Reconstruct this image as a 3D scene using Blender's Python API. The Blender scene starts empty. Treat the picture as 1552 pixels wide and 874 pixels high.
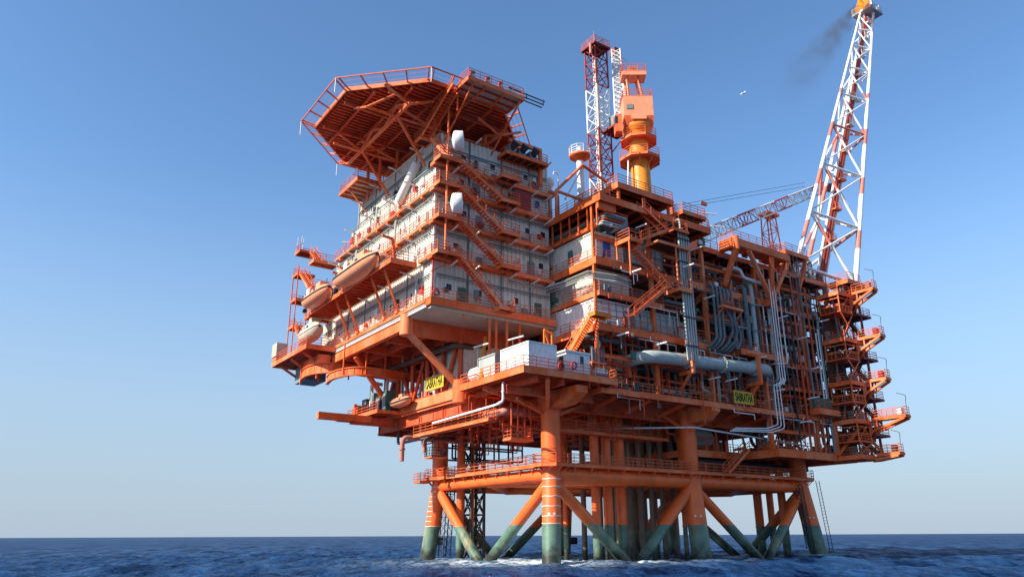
import bpy, math, random
import numpy as np
from mathutils import Vector as V, Matrix
R = random.Random(7)
sc = bpy.context.scene
col = sc.collection
# ---------------------------------------------------------------- materials
def nt(name):
    m = bpy.data.materials.new(name); m.use_nodes = True
    t = m.node_tree; t.nodes.clear()
    o = t.nodes.new('ShaderNodeOutputMaterial'); b = t.nodes.new('ShaderNodeBsdfPrincipled')
    t.links.new(b.outputs[0], o.inputs[0])
    return m, t, b, o
def N(t, k, **kw):
    n = t.nodes.new(k)
    for a, v in kw.items():
        if a == 'inp':
            for i, x in v.items(): n.inputs[i].default_value = x
        else: setattr(n, a, v)
    return n
def mix(t, f, a, b):
    m = N(t, 'ShaderNodeMix', data_type='RGBA')
    for i, x in ((0, f), (6, a), (7, b)):
        if hasattr(x, 'links') or hasattr(x, 'is_output'): t.links.new(x, m.inputs[i])
        else: m.inputs[i].default_value = x if i == 0 else (*x[:3], 1)
    return m.outputs[2]
def noise(t, scale, detail=4, vec=(1, 1, 1), lo=.4, hi=.6, rough=.55):
    g = N(t, 'ShaderNodeNewGeometry'); mp = N(t, 'ShaderNodeMapping'); mp.inputs['Scale'].default_value = vec
    t.links.new(g.outputs['Position'], mp.inputs[0])
    n = N(t, 'ShaderNodeTexNoise'); n.inputs['Scale'].default_value = scale; n.inputs['Detail'].default_value = detail
    n.inputs['Roughness'].default_value = rough
    t.links.new(mp.outputs[0], n.inputs['Vector'])
    r = N(t, 'ShaderNodeMapRange'); r.inputs[1].default_value = lo; r.inputs[2].default_value = hi
    t.links.new(n.outputs[0], r.inputs[0])
    return r.outputs[0]
def sc3(c, k): return tuple(min(1, x*k) for x in c[:3])
def weathered(name, c, rough=.5, var=.25, rust=.35, rc=(.09, .03, .015), metal=0, streak=True, fade=None):
    m, t, b, o = nt(name)
    c1 = mix(t, noise(t, .35, 5, lo=.3, hi=.7), sc3(c, 1-var), sc3(c, 1+var*.6))
    c1 = mix(t, noise(t, 2.6, 4, lo=.35, hi=.75), c1, sc3(c, .8))
    if fade: c1 = mix(t, noise(t, .19, 8, (1, 1, .6), lo=.44, hi=.68, rough=.75), c1, fade)
    if rust > 0:
        f = noise(t, 1.1, 8, (1.6, 1.6, .45) if streak else (1, 1, 1), lo=.62-rust*.12, hi=.80, rough=.7)
        c1 = mix(t, f, c1, rc)
    t.links.new(c1, b.inputs['Base Color'])
    rr = N(t, 'ShaderNodeMapRange'); rr.inputs[3].default_value = rough-.1; rr.inputs[4].default_value = rough+.2
    t.links.new(noise(t, 1.5, 3, lo=.3, hi=.7), rr.inputs[0]); t.links.new(rr.outputs[0], b.inputs['Roughness'])
    b.inputs['Metallic'].default_value = metal; b.inputs['Specular IOR Level'].default_value = .28
    return m
def zband(t, z0, soft=.15, wob=.25):
    g = N(t, 'ShaderNodeNewGeometry'); s = N(t, 'ShaderNodeSeparateXYZ'); t.links.new(g.outputs['Position'], s.inputs[0])
    a = N(t, 'ShaderNodeMath', operation='MULTIPLY_ADD'); a.inputs[1].default_value = wob; a.inputs[2].default_value = -wob*.5
    t.links.new(noise(t, .8, 4, lo=.2, hi=.8), a.inputs[0])
    d = N(t, 'ShaderNodeMath', operation='ADD'); t.links.new(s.outputs[2], d.inputs[0]); t.links.new(a.outputs[0], d.inputs[1])
    r = N(t, 'ShaderNodeMapRange'); r.inputs[1].default_value = z0-soft; r.inputs[2].default_value = z0+soft
    t.links.new(d.outputs[0], r.inputs[0]); return r.outputs[0]
ORC = (.86, .135, .024)
M = {}
M['orange'] = weathered('orange_paint', ORC, .5, .28, .5, (.17, .035, .014), fade=(.86, .30, .14))
M['orange2'] = weathered('orange_paint_shaded', (.66, .078, .019), .55, .3, .6, (.12, .028, .012), fade=(.66, .16, .07))  # deeper red copy of the orange; shade of the insides put into the colour
M['rail'] = weathered('orange_rail_paint', (.70, .13, .035), .5, .15, .2, (.2, .05, .02))
M['yellow'] = weathered('amber_crane_paint', (.86, .29, .03), .4, .15, .15, (.25, .07, .02))
M['amber'] = weathered('sunlit_stair_paint', (.88, .22, .03), .5, .15, .2, (.25, .06, .02))  # orange lightened for the sun on the stair, put into the colour
M['peach'] = weathered('faded_orange_gel', (.84, .33, .17), .35, .12, .1, (.4, .1, .04))
M['white'] = weathered('white_paint', (.80, .79, .75), .45, .1, .25, (.36, .25, .17))
M['offwhite'] = weathered('cream_cladding', (.74, .70, .59), .5, .16, .6, (.30, .20, .12))
M['under'] = weathered('bare_deck_soffit', (.52, .46, .36), .7, .2, .5, (.22, .13, .07))
M['grey'] = weathered('galvanised_pipe', (.16, .185, .19), .5, .3, .5, (.10, .06, .04), .1)
M['pale'] = weathered('pale_blue_grey_pipe', (.43, .465, .43), .5, .2, .55, (.25, .17, .11))
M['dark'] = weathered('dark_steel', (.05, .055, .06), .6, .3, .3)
M['brown'] = weathered('brown_conductor', (.13, .085, .06), .75, .35, .6, (.05, .025, .015))
M['maroon_o'] = weathered('shaded_deck_orange', (.40, .05, .02), .6, .2, .3)  # helideck orange turned red-brown; underside shade is painted into it
M['maroon'] = weathered('maroon_paint', (.28, .03, .03), .5, .2, .2)
M['green'] = weathered('green_equipment', (.06, .16, .12), .5, .2, .3)
M['blue'] = weathered('blue_plastic', (.04, .12, .38), .5, .2, .1)
M['red'] = weathered('red_mast_paint', (.55, .04, .045), .45, .15, .2)
M['mgrey'] = weathered('engine_grey', (.22, .27, .27), .5, .2, .3)
M['glass'] = weathered('window_glass', (.03, .04, .05), .12, .1, 0)
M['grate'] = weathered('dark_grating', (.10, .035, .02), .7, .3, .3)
M['signy'] = weathered('sign_yellow', (.66, .50, .03), .6, .12, .3, (.45, .3, .05))
M['black'] = weathered('sign_black', (.012, .012, .012), .6, .05, 0)
M['pink'] = weathered('primer_pink_pipe', (.50, .20, .15), .5, .15, .3)
M['tan'] = weathered('tan_wall', (.60, .56, .46), .6, .15, .4, (.3, .22, .15))
# jacket paint: orange above, green splash zone below, growth at the waterline
def jacket_mat(name, top, mid, zc):
    m, t, b, o = nt(name)
    ca = mix(t, noise(t, .5, 5, lo=.3, hi=.7), sc3(top, .8), sc3(top, 1.12))
    ca = mix(t, noise(t, 1.0, 8, (1.8, 1.8, .4), lo=.60, hi=.78, rough=.7), ca, (.30, .05, .015))
    cb = mix(t, noise(t, .7, 6, lo=.3, hi=.7), sc3(mid, .7), sc3(mid, 1.35))
    cb = mix(t, noise(t, 1.3, 8, (2, 2, .35), lo=.60, hi=.74, rough=.7), cb, (.20, .09, .03))
    ca = mix(t, noise(t, .35, 7, (1.6, 1.6, .5), lo=.60, hi=.70, rough=.8), ca, (.42, .10, .03))
    cb = mix(t, noise(t, .45, 7, (1.5, 1.5, .4), lo=.56, hi=.68, rough=.8), cb, (.10, .10, .05))
    cb = mix(t, noise(t, .28, 6, (1.3, 1.3, .5), lo=.52, hi=.66, rough=.7), cb, (.30, .27, .13))
    cb = mix(t, noise(t, .9, 6, (2.2, 2.2, .22), lo=.60, hi=.68, rough=.6), cb, (.26, .08, .03))
    g = mix(t, zband(t, 1.25, .7, 2.6), (.02, .026, .014), cb)
    c = mix(t, zband(t, zc, .04, .05), g, ca)
    t.links.new(c, b.inputs['Base Color']); b.inputs['Roughness'].default_value = .45
    return m
M['leg'] = jacket_mat('jacket_paint', (.88, .145, .022), (.10, .18, .125), 4.1)
M['riser_red'] = weathered('flare_riser_red', (.42, .06, .035), .5, .2, .3)
M['cond'] = jacket_mat('conductor_coating', (.21, .12, .07), (.13, .115, .08), 3.6)
# red and white banded flare paint
m, t, b, o = nt('banded_flare_paint')
g = N(t, 'ShaderNodeNewGeometry'); s = N(t, 'ShaderNodeSeparateXYZ'); t.links.new(g.outputs['Position'], s.inputs[0])
a = N(t, 'ShaderNodeMath', operation='PINGPONG', inp={1: 5.2}); t.links.new(s.outputs[2], a.inputs[0])
r1 = N(t, 'ShaderNodeMath', operation='GREATER_THAN', inp={1: 3.55}); t.links.new(a.outputs[0], r1.inputs[0])
r2 = N(t, 'ShaderNodeMath', operation='LESS_THAN', inp={1: 77.5}); t.links.new(s.outputs[2], r2.inputs[0])
r3 = N(t, 'ShaderNodeMath', operation='MULTIPLY'); t.links.new(r1.outputs[0], r3.inputs[0]); t.links.new(r2.outputs[0], r3.inputs[1])
c = mix(t, r3.outputs[0], (.82, .82, .80), (.64, .19, .13))
c = mix(t, noise(t, .8, 7, (1, 1, .5), lo=.58, hi=.8), c, (.45, .30, .24))
t.links.new(c, b.inputs['Base Color']); b.inputs['Roughness'].default_value = .45
M['band'] = m
# flame, smoke
m, t, b, o = nt('gas_flame')
e = N(t, 'ShaderNodeEmission'); e.inputs[1].default_value = 1.1
t.links.new(mix(t, noise(t, 1.2, 4, lo=.35, hi=.65), (.95, .13, .01), (1.0, .38, .06)), e.inputs[0])
t.nodes.remove(b); tr = N(t, 'ShaderNodeBsdfTransparent'); mx_ = N(t, 'ShaderNodeMixShader'); t.links.new(noise(t, .9, 6, lo=.38, hi=.52, rough=.7), mx_.inputs[0]); t.links.new(tr.outputs[0], mx_.inputs[1]); t.links.new(e.outputs[0], mx_.inputs[2]); t.links.new(mx_.outputs[0], o.inputs[0]); M['flame'] = m
m, t, b, o = nt('thin_smoke')
t.nodes.remove(b); pv = N(t, 'ShaderNodeVolumePrincipled'); t.links.new(pv.outputs[0], o.inputs['Volume'])
pv.inputs['Color'].default_value = (.16, .15, .15, 1)
tc = N(t, 'ShaderNodeTexCoord'); sp = N(t, 'ShaderNodeSeparateXYZ'); t.links.new(tc.outputs['Object'], sp.inputs[0])
def mth(op, a, b=None):
    n = N(t, 'ShaderNodeMath', operation=op)
    for i, x in enumerate((a, b)):
        if x is None: continue
        if isinstance(x, (int, float)): n.inputs[i].default_value = x
        else: t.links.new(x, n.inputs[i])
    return n.outputs[0]
rad2 = mth('SQRT', mth('ADD', mth('MULTIPLY', sp.outputs[0], sp.outputs[0]), mth('MULTIPLY', sp.outputs[1], sp.outputs[1])))
locr = mth('ADD', mth('MULTIPLY', mth('SUBTRACT', 1.0, sp.outputs[2]), .42), .16)
fall = mth('MAXIMUM', mth('SUBTRACT', 1.0, mth('DIVIDE', rad2, locr)), 0.0)
along = mth('POWER', mth('MAXIMUM', mth('MULTIPLY', mth('ADD', sp.outputs[2], 1.0), .5), 0.0), 3.2)
grv = mth('MULTIPLY', fall, along)
mm = N(t, 'ShaderNodeMath', operation='MULTIPLY'); t.links.new(grv, mm.inputs[0]); t.links.new(noise(t, .35, 5, lo=.42, hi=.68), mm.inputs[1])
m2 = N(t, 'ShaderNodeMath', operation='MULTIPLY', inp={1: 1.1}); t.links.new(mm.outputs[0], m2.inputs[0]); t.links.new(m2.outputs[0], pv.inputs['Density'])
M['smoke'] = m; SMOKE_D = m2

# ---------------------------------------------------------------- mesh builder
def rad(a): return math.radians(a)
class MB:
    def __init__(s): s.v = []; s.f = []; s.sm = []
    def add(s, vs, fs, smooth=False):
        o = len(s.v); s.v += [tuple(x) for x in vs]; s.f += [tuple(i+o for i in f) for f in fs]; s.sm += [smooth]*len(fs)
    def box(s, x0, y0, z0, x1, y1, z1):
        e = R.uniform(.001, .006)
        x0, x1 = min(x0, x1)-e, max(x0, x1)+e; y0, y1 = min(y0, y1)-e, max(y0, y1)+e; z0, z1 = min(z0, z1)-e, max(z0, z1)+e
        s.add([(x0, y0, z0), (x1, y0, z0), (x1, y1, z0), (x0, y1, z0), (x0, y0, z1), (x1, y0, z1), (x1, y1, z1), (x0, y1, z1)],
              [(0, 3, 2, 1), (4, 5, 6, 7), (0, 1, 5, 4), (1, 2, 6, 5), (2, 3, 7, 6), (3, 0, 4, 7)]); return s
    def frame(s, p, q, up=(0, 0, 1)):
        d = (V(q)-V(p)); L = d.length; d = d/max(L, 1e-6); u = V(up)
        if abs(d.dot(u)) > .98: u = V((1, 0, 0))
        a = d.cross(u).normalized(); return d, a, a.cross(d).normalized()
    def bar(s, p, q, w, h=None, up=(0, 0, 1)):
        h = w if h is None else h; e = R.uniform(0, .004); w = w/2+e; h = h/2+e
        d, a, b = s.frame(p, q, up); p = V(p)-d*e; q = V(q)+d*e
        s.add([p-a*w-b*h, p+a*w-b*h, p+a*w+b*h, p-a*w+b*h, q-a*w-b*h, q+a*w-b*h, q+a*w+b*h, q-a*w+b*h],
              [(0, 3, 2, 1), (4, 5, 6, 7), (0, 1, 5, 4), (1, 2, 6, 5), (2, 3, 7, 6), (3, 0, 4, 7)]); return s
    def tube(s, p, q, r, r2=None, n=10, cap=True):
        r2 = r if r2 is None else r2; d, a, b = s.frame(p, q)
        vs = []
        for c, k in ((V(p), r), (V(q), r2)):
            for i in range(n):
                t = 2*math.pi*i/n; vs.append(c+a*(k*math.cos(t))+b*(k*math.sin(t)))
        s.add(vs, [(i, (i+1) % n, n+(i+1) % n, n+i) for i in range(n)], True)
        if cap: s.add(vs, [tuple(range(n-1, -1, -1)), tuple(range(n, 2*n))])
        return s
    def rings(s, prof, c, ax=(0, 0, 1), n=16, closed=True):
        ax = V(ax).normalized(); u = V((1, 0, 0)) if abs(ax.x) < .9 else V((0, 1, 0)); a = ax.cross(u).normalized(); b = ax.cross(a)
        vs = []
        for r, h in prof:
            for i in range(n):
                t = 2*math.pi*i/n; vs.append(V(c)+ax*h+a*(r*math.cos(t))+b*(r*math.sin(t)))
        fs = [(j*n+i, j*n+(i+1) % n, (j+1)*n+(i+1) % n, (j+1)*n+i) for j in range(len(prof)-1) for i in range(n)]
        s.add(vs, fs, True)
        if closed: s.add(vs, [tuple(range(n)), tuple(range((len(prof)-1)*n, len(prof)*n))])
        return s
    def path(s, pts, r, n=8, rb=None):
        pts = [V(p) for p in pts]; rb = rb or r*2.2; out = [pts[0]]
        for i in range(1, len(pts)-1):
            a, b, c = pts[i-1], pts[i], pts[i+1]; k = min(rb, (b-a).length*.45, (c-b).length*.45)
            p0 = b+(a-b).normalized()*k; p2 = b+(c-b).normalized()*k
            for t in (0, .25, .5, .75, 1): out.append(p0*(1-t)**2+b*2*t*(1-t)+p2*t*t)
        out.append(pts[-1]); vs = []; ref = None
        for i, p in enumerate(out):
            d = (out[min(i+1, len(out)-1)]-out[max(i-1, 0)]).normalized()
            if ref is None:
                ref = d.cross(V((0, 0, 1)) if abs(d.z) < .9 else V((1, 0, 0))).normalized()
            a = (ref-d*ref.dot(d)).normalized(); b = d.cross(a); ref = a
            for j in range(n):
                t = 2*math.pi*j/n; vs.append(p+a*(r*math.cos(t))+b*(r*math.sin(t)))
        fs = [(j*n+i, j*n+(i+1) % n, (j+1)*n+(i+1) % n, (j+1)*n+i) for j in range(len(out)-1) for i in range(n)]
        s.add(vs, fs, True); s.add(vs, [tuple(range(n)), tuple(range((len(out)-1)*n, len(out)*n))]); return s
    def ibeam(s, p, q, h=.5, w=.3, t=.04):
        z = V((0, 0, 1)); p, q = V(p), V(q)
        s.bar(p, q, t, h-.02); s.bar(p+z*(h/2), q+z*(h/2), w, t); s.bar(p-z*(h/2), q-z*(h/2), w, t); return s
    def rail(s, pts, h=1.15, st=1.6, w=.055, toe=True):
        for a, b in zip(pts[:-1], pts[1:]):
            a, b = V(a), V(b); L = (b-a).length
            if L < .05: continue
            n = max(1, round(L/st))
            for i in range(n+1):
                p = a+(b-a)*(i/n); s.bar(p, p+V((0, 0, h)), w)
            for k in (.36, .68, 1): s.bar(a+V((0, 0, h*k)), b+V((0, 0, h*k)), w)
            if toe: s.bar(a+V((0, 0, .08)), b+V((0, 0, .08)), .02, .14)
        return s
    def corr(s, p, q, z0, z1, pitch=.42, dep=.07, out=(0, -1)):
        # corrugated cladding sheet with real ribs, p..q in plan
        p, q = V((p[0], p[1])), V((q[0], q[1])); L = (q-p).length; n = max(1, int(L/pitch)); o = V(out); pr = []
        for i in range(n):
            for t, k in ((0, 0), (.5, 0), (.6, 1), (.9, 1)):
                pr.append(p+(q-p)*((i+t)/n)+o*(dep*k))
        pr.append(q); vs = [(a.x, a.y, z0) for a in pr]+[(a.x, a.y, z1) for a in pr]; m = len(pr)
        s.add(vs, [(i, i+1, m+i+1, m+i) for i in range(m-1)]); return s
    def build(s, name, mat, parent=None, **kw):
        me = bpy.data.meshes.new(name); 
        if parent is None:
            a = np.array(s.v); c = V(((a[:, 0].min()+a[:, 0].max())/2, (a[:, 1].min()+a[:, 1].max())/2, a[:, 2].min()))
        else:
            rt = parent
            while rt.parent: rt = rt.parent
            c = V(rt.location)
        me.from_pydata([tuple(V(x)-c) for x in s.v], [], s.f); me.materials.append(M[mat])
        me.polygons.foreach_set('use_smooth', s.sm); me.update()
        o = bpy.data.objects.new(name, me); col.objects.link(o)
        if parent is None: o.location = c
        else: o.parent = parent
        for k, v in kw.items(): o[k] = v
        return o
def thing(name, label, cat, loc, group=None):
    o = bpy.data.objects.new(name, None); o.empty_display_size = .5; col.objects.link(o)
    o.location = loc; o['label'] = label; o['category'] = cat
    if group: o['group'] = group
    return o
def tag(o, label, cat, group=None, kind=None):
    if label: o['label'] = label
    if cat: o['category'] = cat
    if group: o['group'] = group
    if kind: o['kind'] = kind
    return o
def dup(o, delta, label=None, parent=None):
    c = o.copy(); col.objects.link(c)
    if parent: c.parent = parent
    else: c.location = V(o.location)+V(delta)
    if label: c['label'] = label
    for ch in list(o.children): dup(ch, None, None, c)
    return c
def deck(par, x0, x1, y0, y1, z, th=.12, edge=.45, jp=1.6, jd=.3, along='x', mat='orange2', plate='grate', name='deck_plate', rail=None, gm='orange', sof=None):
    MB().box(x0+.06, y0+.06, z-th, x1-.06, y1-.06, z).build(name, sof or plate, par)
    g = MB()
    g.box(x0, y0, z-edge, x1, y0+.12, z+.02); g.box(x0, y1-.12, z-edge, x1, y1, z+.02)
    g.box(x0, y0+.13, z-edge, x0+.12, y1-.13, z+.02); g.box(x1-.12, y0+.13, z-edge, x1, y1-.13, z+.02)
    g.build('edge_beam', gm, par)
    j = MB()
    if along == 'x':
        k = max(1, int((y1-y0)/jp))
        for i in range(1, k): y = y0+(y1-y0)*i/k; j.box(x0+.13, y-.05, z-th-jd, x1-.13, y+.05, z-th-.01)
    else:
        k = max(1, int((x1-x0)/jp))
        for i in range(1, k): x = x0+(x1-x0)*i/k; j.box(x-.05, y0+.13, z-th-jd, x+.05, y1-.13, z-th-.01)
    if j.v: j.build('joist', mat, par)
    if rail:
        for pts in rail: MB().rail([(a, b, z) for a, b in pts]).build('railing', 'rail', par)
def stair(label, top, bot, side, w=.9, mat='orange', name='external_staircase', cat='staircase', par=None, tread='orange2'):
    """flight between top and bottom points; side = unit plan vector across the flight"""
    top, bot, sd = V(top), V(bot), V((side[0], side[1], 0))
    t = par or thing(name, label, cat, bot)
    n = max(4, int(abs(top.z-bot.z)/.24)); s1 = MB(); tr = MB(); ra = MB()
    for k in (-.5, .5):
        o = sd*(w*k); s1.bar(bot+o, top+o, .07, .34)
        a, b = bot+o, top+o; m = max(2, int((b-a).length/1.3))
        for i in range(m+1):
            p = a+(b-a)*(i/m); ra.bar(p, p+V((0, 0, 1.05)), .055)
        for h in (.55, 1.05): ra.bar(a+V((0, 0, h)), b+V((0, 0, h)), .06)
    run = V((bot.x-top.x, bot.y-top.y, 0)).normalized()
    for i in range(n):
        p = bot+(top-bot)*((i+.5)/n)
        tr.bar(p-sd*(w*.46), p+sd*(w*.46), .22, .04)
    s1.build('stringer', mat, t); tr.build('tread', tread, t); ra.build('handrail', 'rail', t)
    return t
def lattice(mb, p, q, w0, w1, nb, rc, rb, up=(0, 0, 1), chords=4, xx=False, ends=None, t0=0, t1=1):
    d, a, b = mb.frame(p, q, up); p, q = V(p), V(q)
    cs = [(-1, -1), (1, -1), (1, 1), (-1, 1)] if chords == 4 else [(-1, -1), (1, -1), (0, 1)]
    def pt(t, c): w = (w0+(w1-w0)*t)/2; return p+(q-p)*t+a*(w*c[0])+b*(w*c[1])
    m = len(cs)
    for c in cs: mb.tube(pt(t0, c), pt(t1, c), rc, n=6)
    for i in range(nb):
        u0, u1 = t0+(t1-t0)*i/nb, t0+(t1-t0)*(i+1)/nb
        for k in range(m):
            c, e = cs[k], cs[(k+1) % m]
            if (i+k) % 2: c, e = e, c
            mb.tube(pt(u0, c), pt(u1, e), rb, n=4, cap=False)
            if xx: mb.tube(pt(u0, e), pt(u1, c), rb, n=4, cap=False)
            mb.tube(pt(u0, c), pt(u0, e), rb, n=4, cap=False)
    return pt
exec_sections = True
# ---------------------------------------------------------------- jacket
jk = thing('steel_jacket', 'orange six legged steel jacket with green painted legs standing in the sea', 'platform legs', (22.5, 13, 0))
LEGS = {'A': ((0, 0), (1, 1), 1.0, 1.08, 17.6), 'B': ((22.3, -.2), (22.7, 1), 1.18, 1.05, 17.6), 'C': ((45.6, -.1), (44.5, 1), 1.15, 1.15, 14.2),
        'D': ((0, 26.5), (1, 25.5), 1.0, 1.05, 17.6), 'E': ((22.5, 26.5), (22.5, 25.5), 1.05, 1.05, 17.6), 'F': ((45.6, 26.5), (44.5, 25.5), 1.05, 1.05, 14.2)}
def legat(k, z):
    a, b = LEGS[k][0], LEGS[k][1]; t = min(1, z/9.6); return V((a[0]+(b[0]-a[0])*t, a[1]+(b[1]-a[1])*t, z))
for k, (a, b, r0, r1, zt) in LEGS.items():
    m = MB(); p, q = legat(k, -4), legat(k, 9.6)
    m.tube(p, q, r0, r0*.98, n=28); m.tube(q-V((0, 0, .05)), q+V((0, 0, .9)), r0*.98, r1, n=28); m.tube(q+V((0, 0, .9)), (q.x, q.y, zt), r1, n=28)
    m.tube((q.x, q.y, 11.9), (q.x, q.y, 12.02), r1+.03, n=28)
    lg = m.build('leg', 'leg', jk)
    if k in 'AD':
        for i in range(9):
            w = MB()
            z = 4.15+i*.62 if k == 'D' else [4.15, 4.9, 5.9, 6.9, 7.9, 8.7, 2.6, 1.6, 3.4][i]
            if k == 'A' and z < 4: continue
            c = legat(k, z); n = 20; a0 = R.uniform(0, .3); prev = None
            full = i in (0, 8) or k == 'A'
            for j in range(n+1):
                th = rad(135)+rad(200 if full else 75)*j/n+(0 if full else rad(15))
                pnt = c+V((math.cos(th)*(r0+.012), math.sin(th)*(r0+.012), .025*math.sin(j*.9+i)))
                if prev is not None: w.bar(prev, pnt, .03, .065)
                prev = pnt
            w.build('draft_ring', 'white', lg)
    if k in 'ABC':
        for th in (218, 250):
            w = MB()
            c = legat(k, 5.1); d = V((math.cos(rad(th)), math.sin(rad(th)), 0))
            w.tube(c+d*(r0-.05), c+d*(r0+.03), .13, n=10)
            w.build('number_mark', 'white', lg)
def brace(p, q, r, nm='brace', mat='leg'):
    MB().tube(p, q, r, n=18).build(nm, mat, jk)
za = 8.7
for a, b, ap in (('A', 'B', (11.4, 0)), ('B', 'C', (33.8, -.1)), ('D', 'E', (11.4, 26.5)), ('E', 'F', (33.8, 26.5)), ('A', 'D', (0, 13)), ('B', 'E', (22.3, 13)), ('C', 'F', (45.6, 13))):
    for k, sg in ((a, -1), (b, 1)):
        off = (.5*sg, 0) if ap[1] not in (13,) else (0, .5*sg)
        p = legat(k, za); q = V((ap[0]+off[0], ap[1]+off[1], -.35)); brace(p, q+(q-p)*.12, .62)
    MB().tube((ap[0]-.0, ap[1], -2.2), (ap[0], ap[1], .05), .8, n=16).build('brace_node', 'leg', jk)
zh = 9.2
for a, b, r in (('A', 'B', .80), ('B', 'C', .80), ('D', 'E', .7), ('E', 'F', .7), ('A', 'D', .66), ('B', 'E', .66), ('C', 'F', .66)):
    brace(legat(a, zh), legat(b, zh), r, 'horizontal_brace')
for p, q in (((11.8, 1, zh-.3), (1, 13.2, zh-.3)), ((11.8, 1, zh-.3), (22.6, 13.2, zh-.3)), ((11.8, 25.5, zh-.3), (1, 13.2, zh-.3)), ((11.8, 25.5, zh-.3), (22.6, 13.2, zh-.3)),
             ((33.8, 1, zh-.3), (22.6, 13.2, zh-.3)), ((33.8, 1, zh-.3), (44.6, 13.2, zh-.3)), ((33.8, 25.5, zh-.3), (22.6, 13.2, zh-.3)), ((33.8, 25.5, zh-.3), (44.6, 13.2, zh-.3))):
    brace(p, q, .5, 'plan_brace')
for y in (6.3, 10.2, 14.1):
    brace((1+.1, y, zh-.2), (22.6, y, zh-.2), .4, 'guide_beam')
# raised collars and long white-less walkway
def walkway(par, pts, z, w=1.0, both=True, name='walkway', mat='orange'):
    m = MB(); r = MB(); L = []; Rr = []
    P = [V((a, b)) for a, b in pts]
    for i, p in enumerate(P):
        d0 = (P[i]-P[i-1]).normalized() if i else (P[1]-P[0]).normalized()
        d1 = (P[i+1]-P[i]).normalized() if i < len(P)-1 else d0
        n0 = V((-d0.y, d0.x)); n1 = V((-d1.y, d1.x)); nn = (n0+n1).normalized(); k = 1/max(.5, nn.dot(n0))
        L.append((p.x+nn.x*w/2*k, p.y+nn.y*w/2*k, z)); Rr.append((p.x-nn.x*w/2*k, p.y-nn.y*w/2*k, z))
    for i in range(len(P)-1):
        vs = [L[i], Rr[i], Rr[i+1], L[i+1]]; lo = [(a, b, c-.07) for a, b, c in vs]
        m.add(vs+lo, [(0, 1, 2, 3), (7, 6, 5, 4), (0, 4, 5, 1), (1, 5, 6, 2), (2, 6, 7, 3), (3, 7, 4, 0)])
        for S in (L, Rr): m.bar(V(S[i])-V((0, 0, .13)), V(S[i+1])-V((0, 0, .13)), .09, .26)
    r.rail(Rr); 
    if both: r.rail(L)
    o = m.build(name, mat, par); r.build('walkway_railing', 'rail', par); return o
walkway(jk, [(2.3, .15), (21.4, .15)], 10.25, .95)
walkway(jk, [(24, .15), (43.2, .15)], 10.25, .95)
walkway(jk, [(.25, 2.3), (.25, 24.2)], 10.2, .95)
walkway(jk, [(2.3, 25.6), (21, 25.6)], 10.2, .95)
walkway(jk, [(24, 25.6), (43, 25.6)], 10.2, .95)
walkway(jk, [(44.6, 2.5), (44.6, 24)], 10.2, .95)
for k in LEGS:   # octagonal collar platforms round the legs
    c = legat(k, 10.2); pts = [(c.x+1.75*math.cos(rad(22.5+45*i)), c.y+1.75*math.sin(rad(22.5+45*i))) for i in range(9)]
    walkway(jk, pts, 10.2, .55, both=False, name='collar_platform')
    for i in range(8):
        th = rad(45*i); d = V((math.cos(th), math.sin(th), 0)); MB().bar(c+d*1.0-V((0, 0, 1.0)), c+d*1.9-V((0, 0, .15)), .1).build('collar_bracket', 'orange', jk)
for x in list(np.arange(3.4, 21.5, 2.4))+list(np.arange(25, 43, 2.4)):
    br = MB(); br.bar((x, .9, 9.7), (x, -.25, 10.0), .09); br.bar((x, .9, 8.6), (x, -.25, 9.95), .09); br.build('walkway_bracket', 'orange', jk)
for y in np.arange(3.4, 24.5, 2.4):
    br = MB(); br.bar((.9, y, 9.7), (-.15, y, 10.0), .09); br.bar((.8, y, 8.7), (-.15, y, 9.95), .09); br.build('walkway_bracket', 'orange', jk)
# platform basket on leg D's side
bp_ = MB(); bp_.box(-1.9, 25.6, 9.6, -.3, 27.4, 9.75); bp_.build('ladder_landing', 'orange', jk)
MB().rail([(-.4, 27.4, 9.75), (-1.9, 27.4, 9.75), (-1.9, 25.6, 9.75), (-.4, 25.6, 9.75)], st=.8).build('landing_railing', 'rail', jk)
# mooring bumpers
MB().tube((1.0, 26.1, 2.3), (1.6, 25.5, 2.3), .5, n=14).build('fender', 'dark', jk)
MB().tube((23.2, 25.7, 2.2), (24.1, 25.2, 2.2), .5, n=14).build('fender', 'dark', jk)
# risers and conductors
RP = []
risers = [((2.7, 22.9), .52, 'thick orange and green riser close to the far left leg, beside the lattice caisson'), ((4.3, 22.4), .2, 'thin orange riser with green foot beside the lattice caisson'),
          ((11.7, 12.2), .3, 'narrow orange riser right behind the near corner leg'), ((10.0, 4.3), .52, 'leftmost of three thick orange risers behind the front brace'),
          ((12.1, 4.5), .55, 'middle of three thick orange risers behind the front brace'), ((14.2, 4.5), .6, 'rightmost of three thick orange risers behind the front brace'),
          ((24.3, 4.0), .3, 'narrow orange riser just behind the middle front leg'), ((45.3, 8.9), .62, 'left one of three orange risers by the far right leg'),
          ((45.9, 7.2), .5, 'middle one of three orange risers by the far right leg'), ((44.2, 3.9), .55, 'right one of three orange risers by the far right leg')]
for (xy, r, lb) in risers:
    m = MB(); m.tube((xy[0], xy[1], -3), (xy[0], xy[1], 17.4 if xy[0] < 30 else 14), r, n=16)
    for z in (3.9, 8.6): m.tube((xy[0], xy[1], z), (xy[0], xy[1], z+.2), r+.05, n=16)
    o = m.build('riser_pipe', 'leg'); tag(o, lb, 'pipe', 'riser pipes in the jacket')
k = 0; rowname = ['front', 'middle', 'rear']; colname = ['leftmost', 'second', 'third', 'fourth', 'fifth', 'rightmost']
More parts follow.
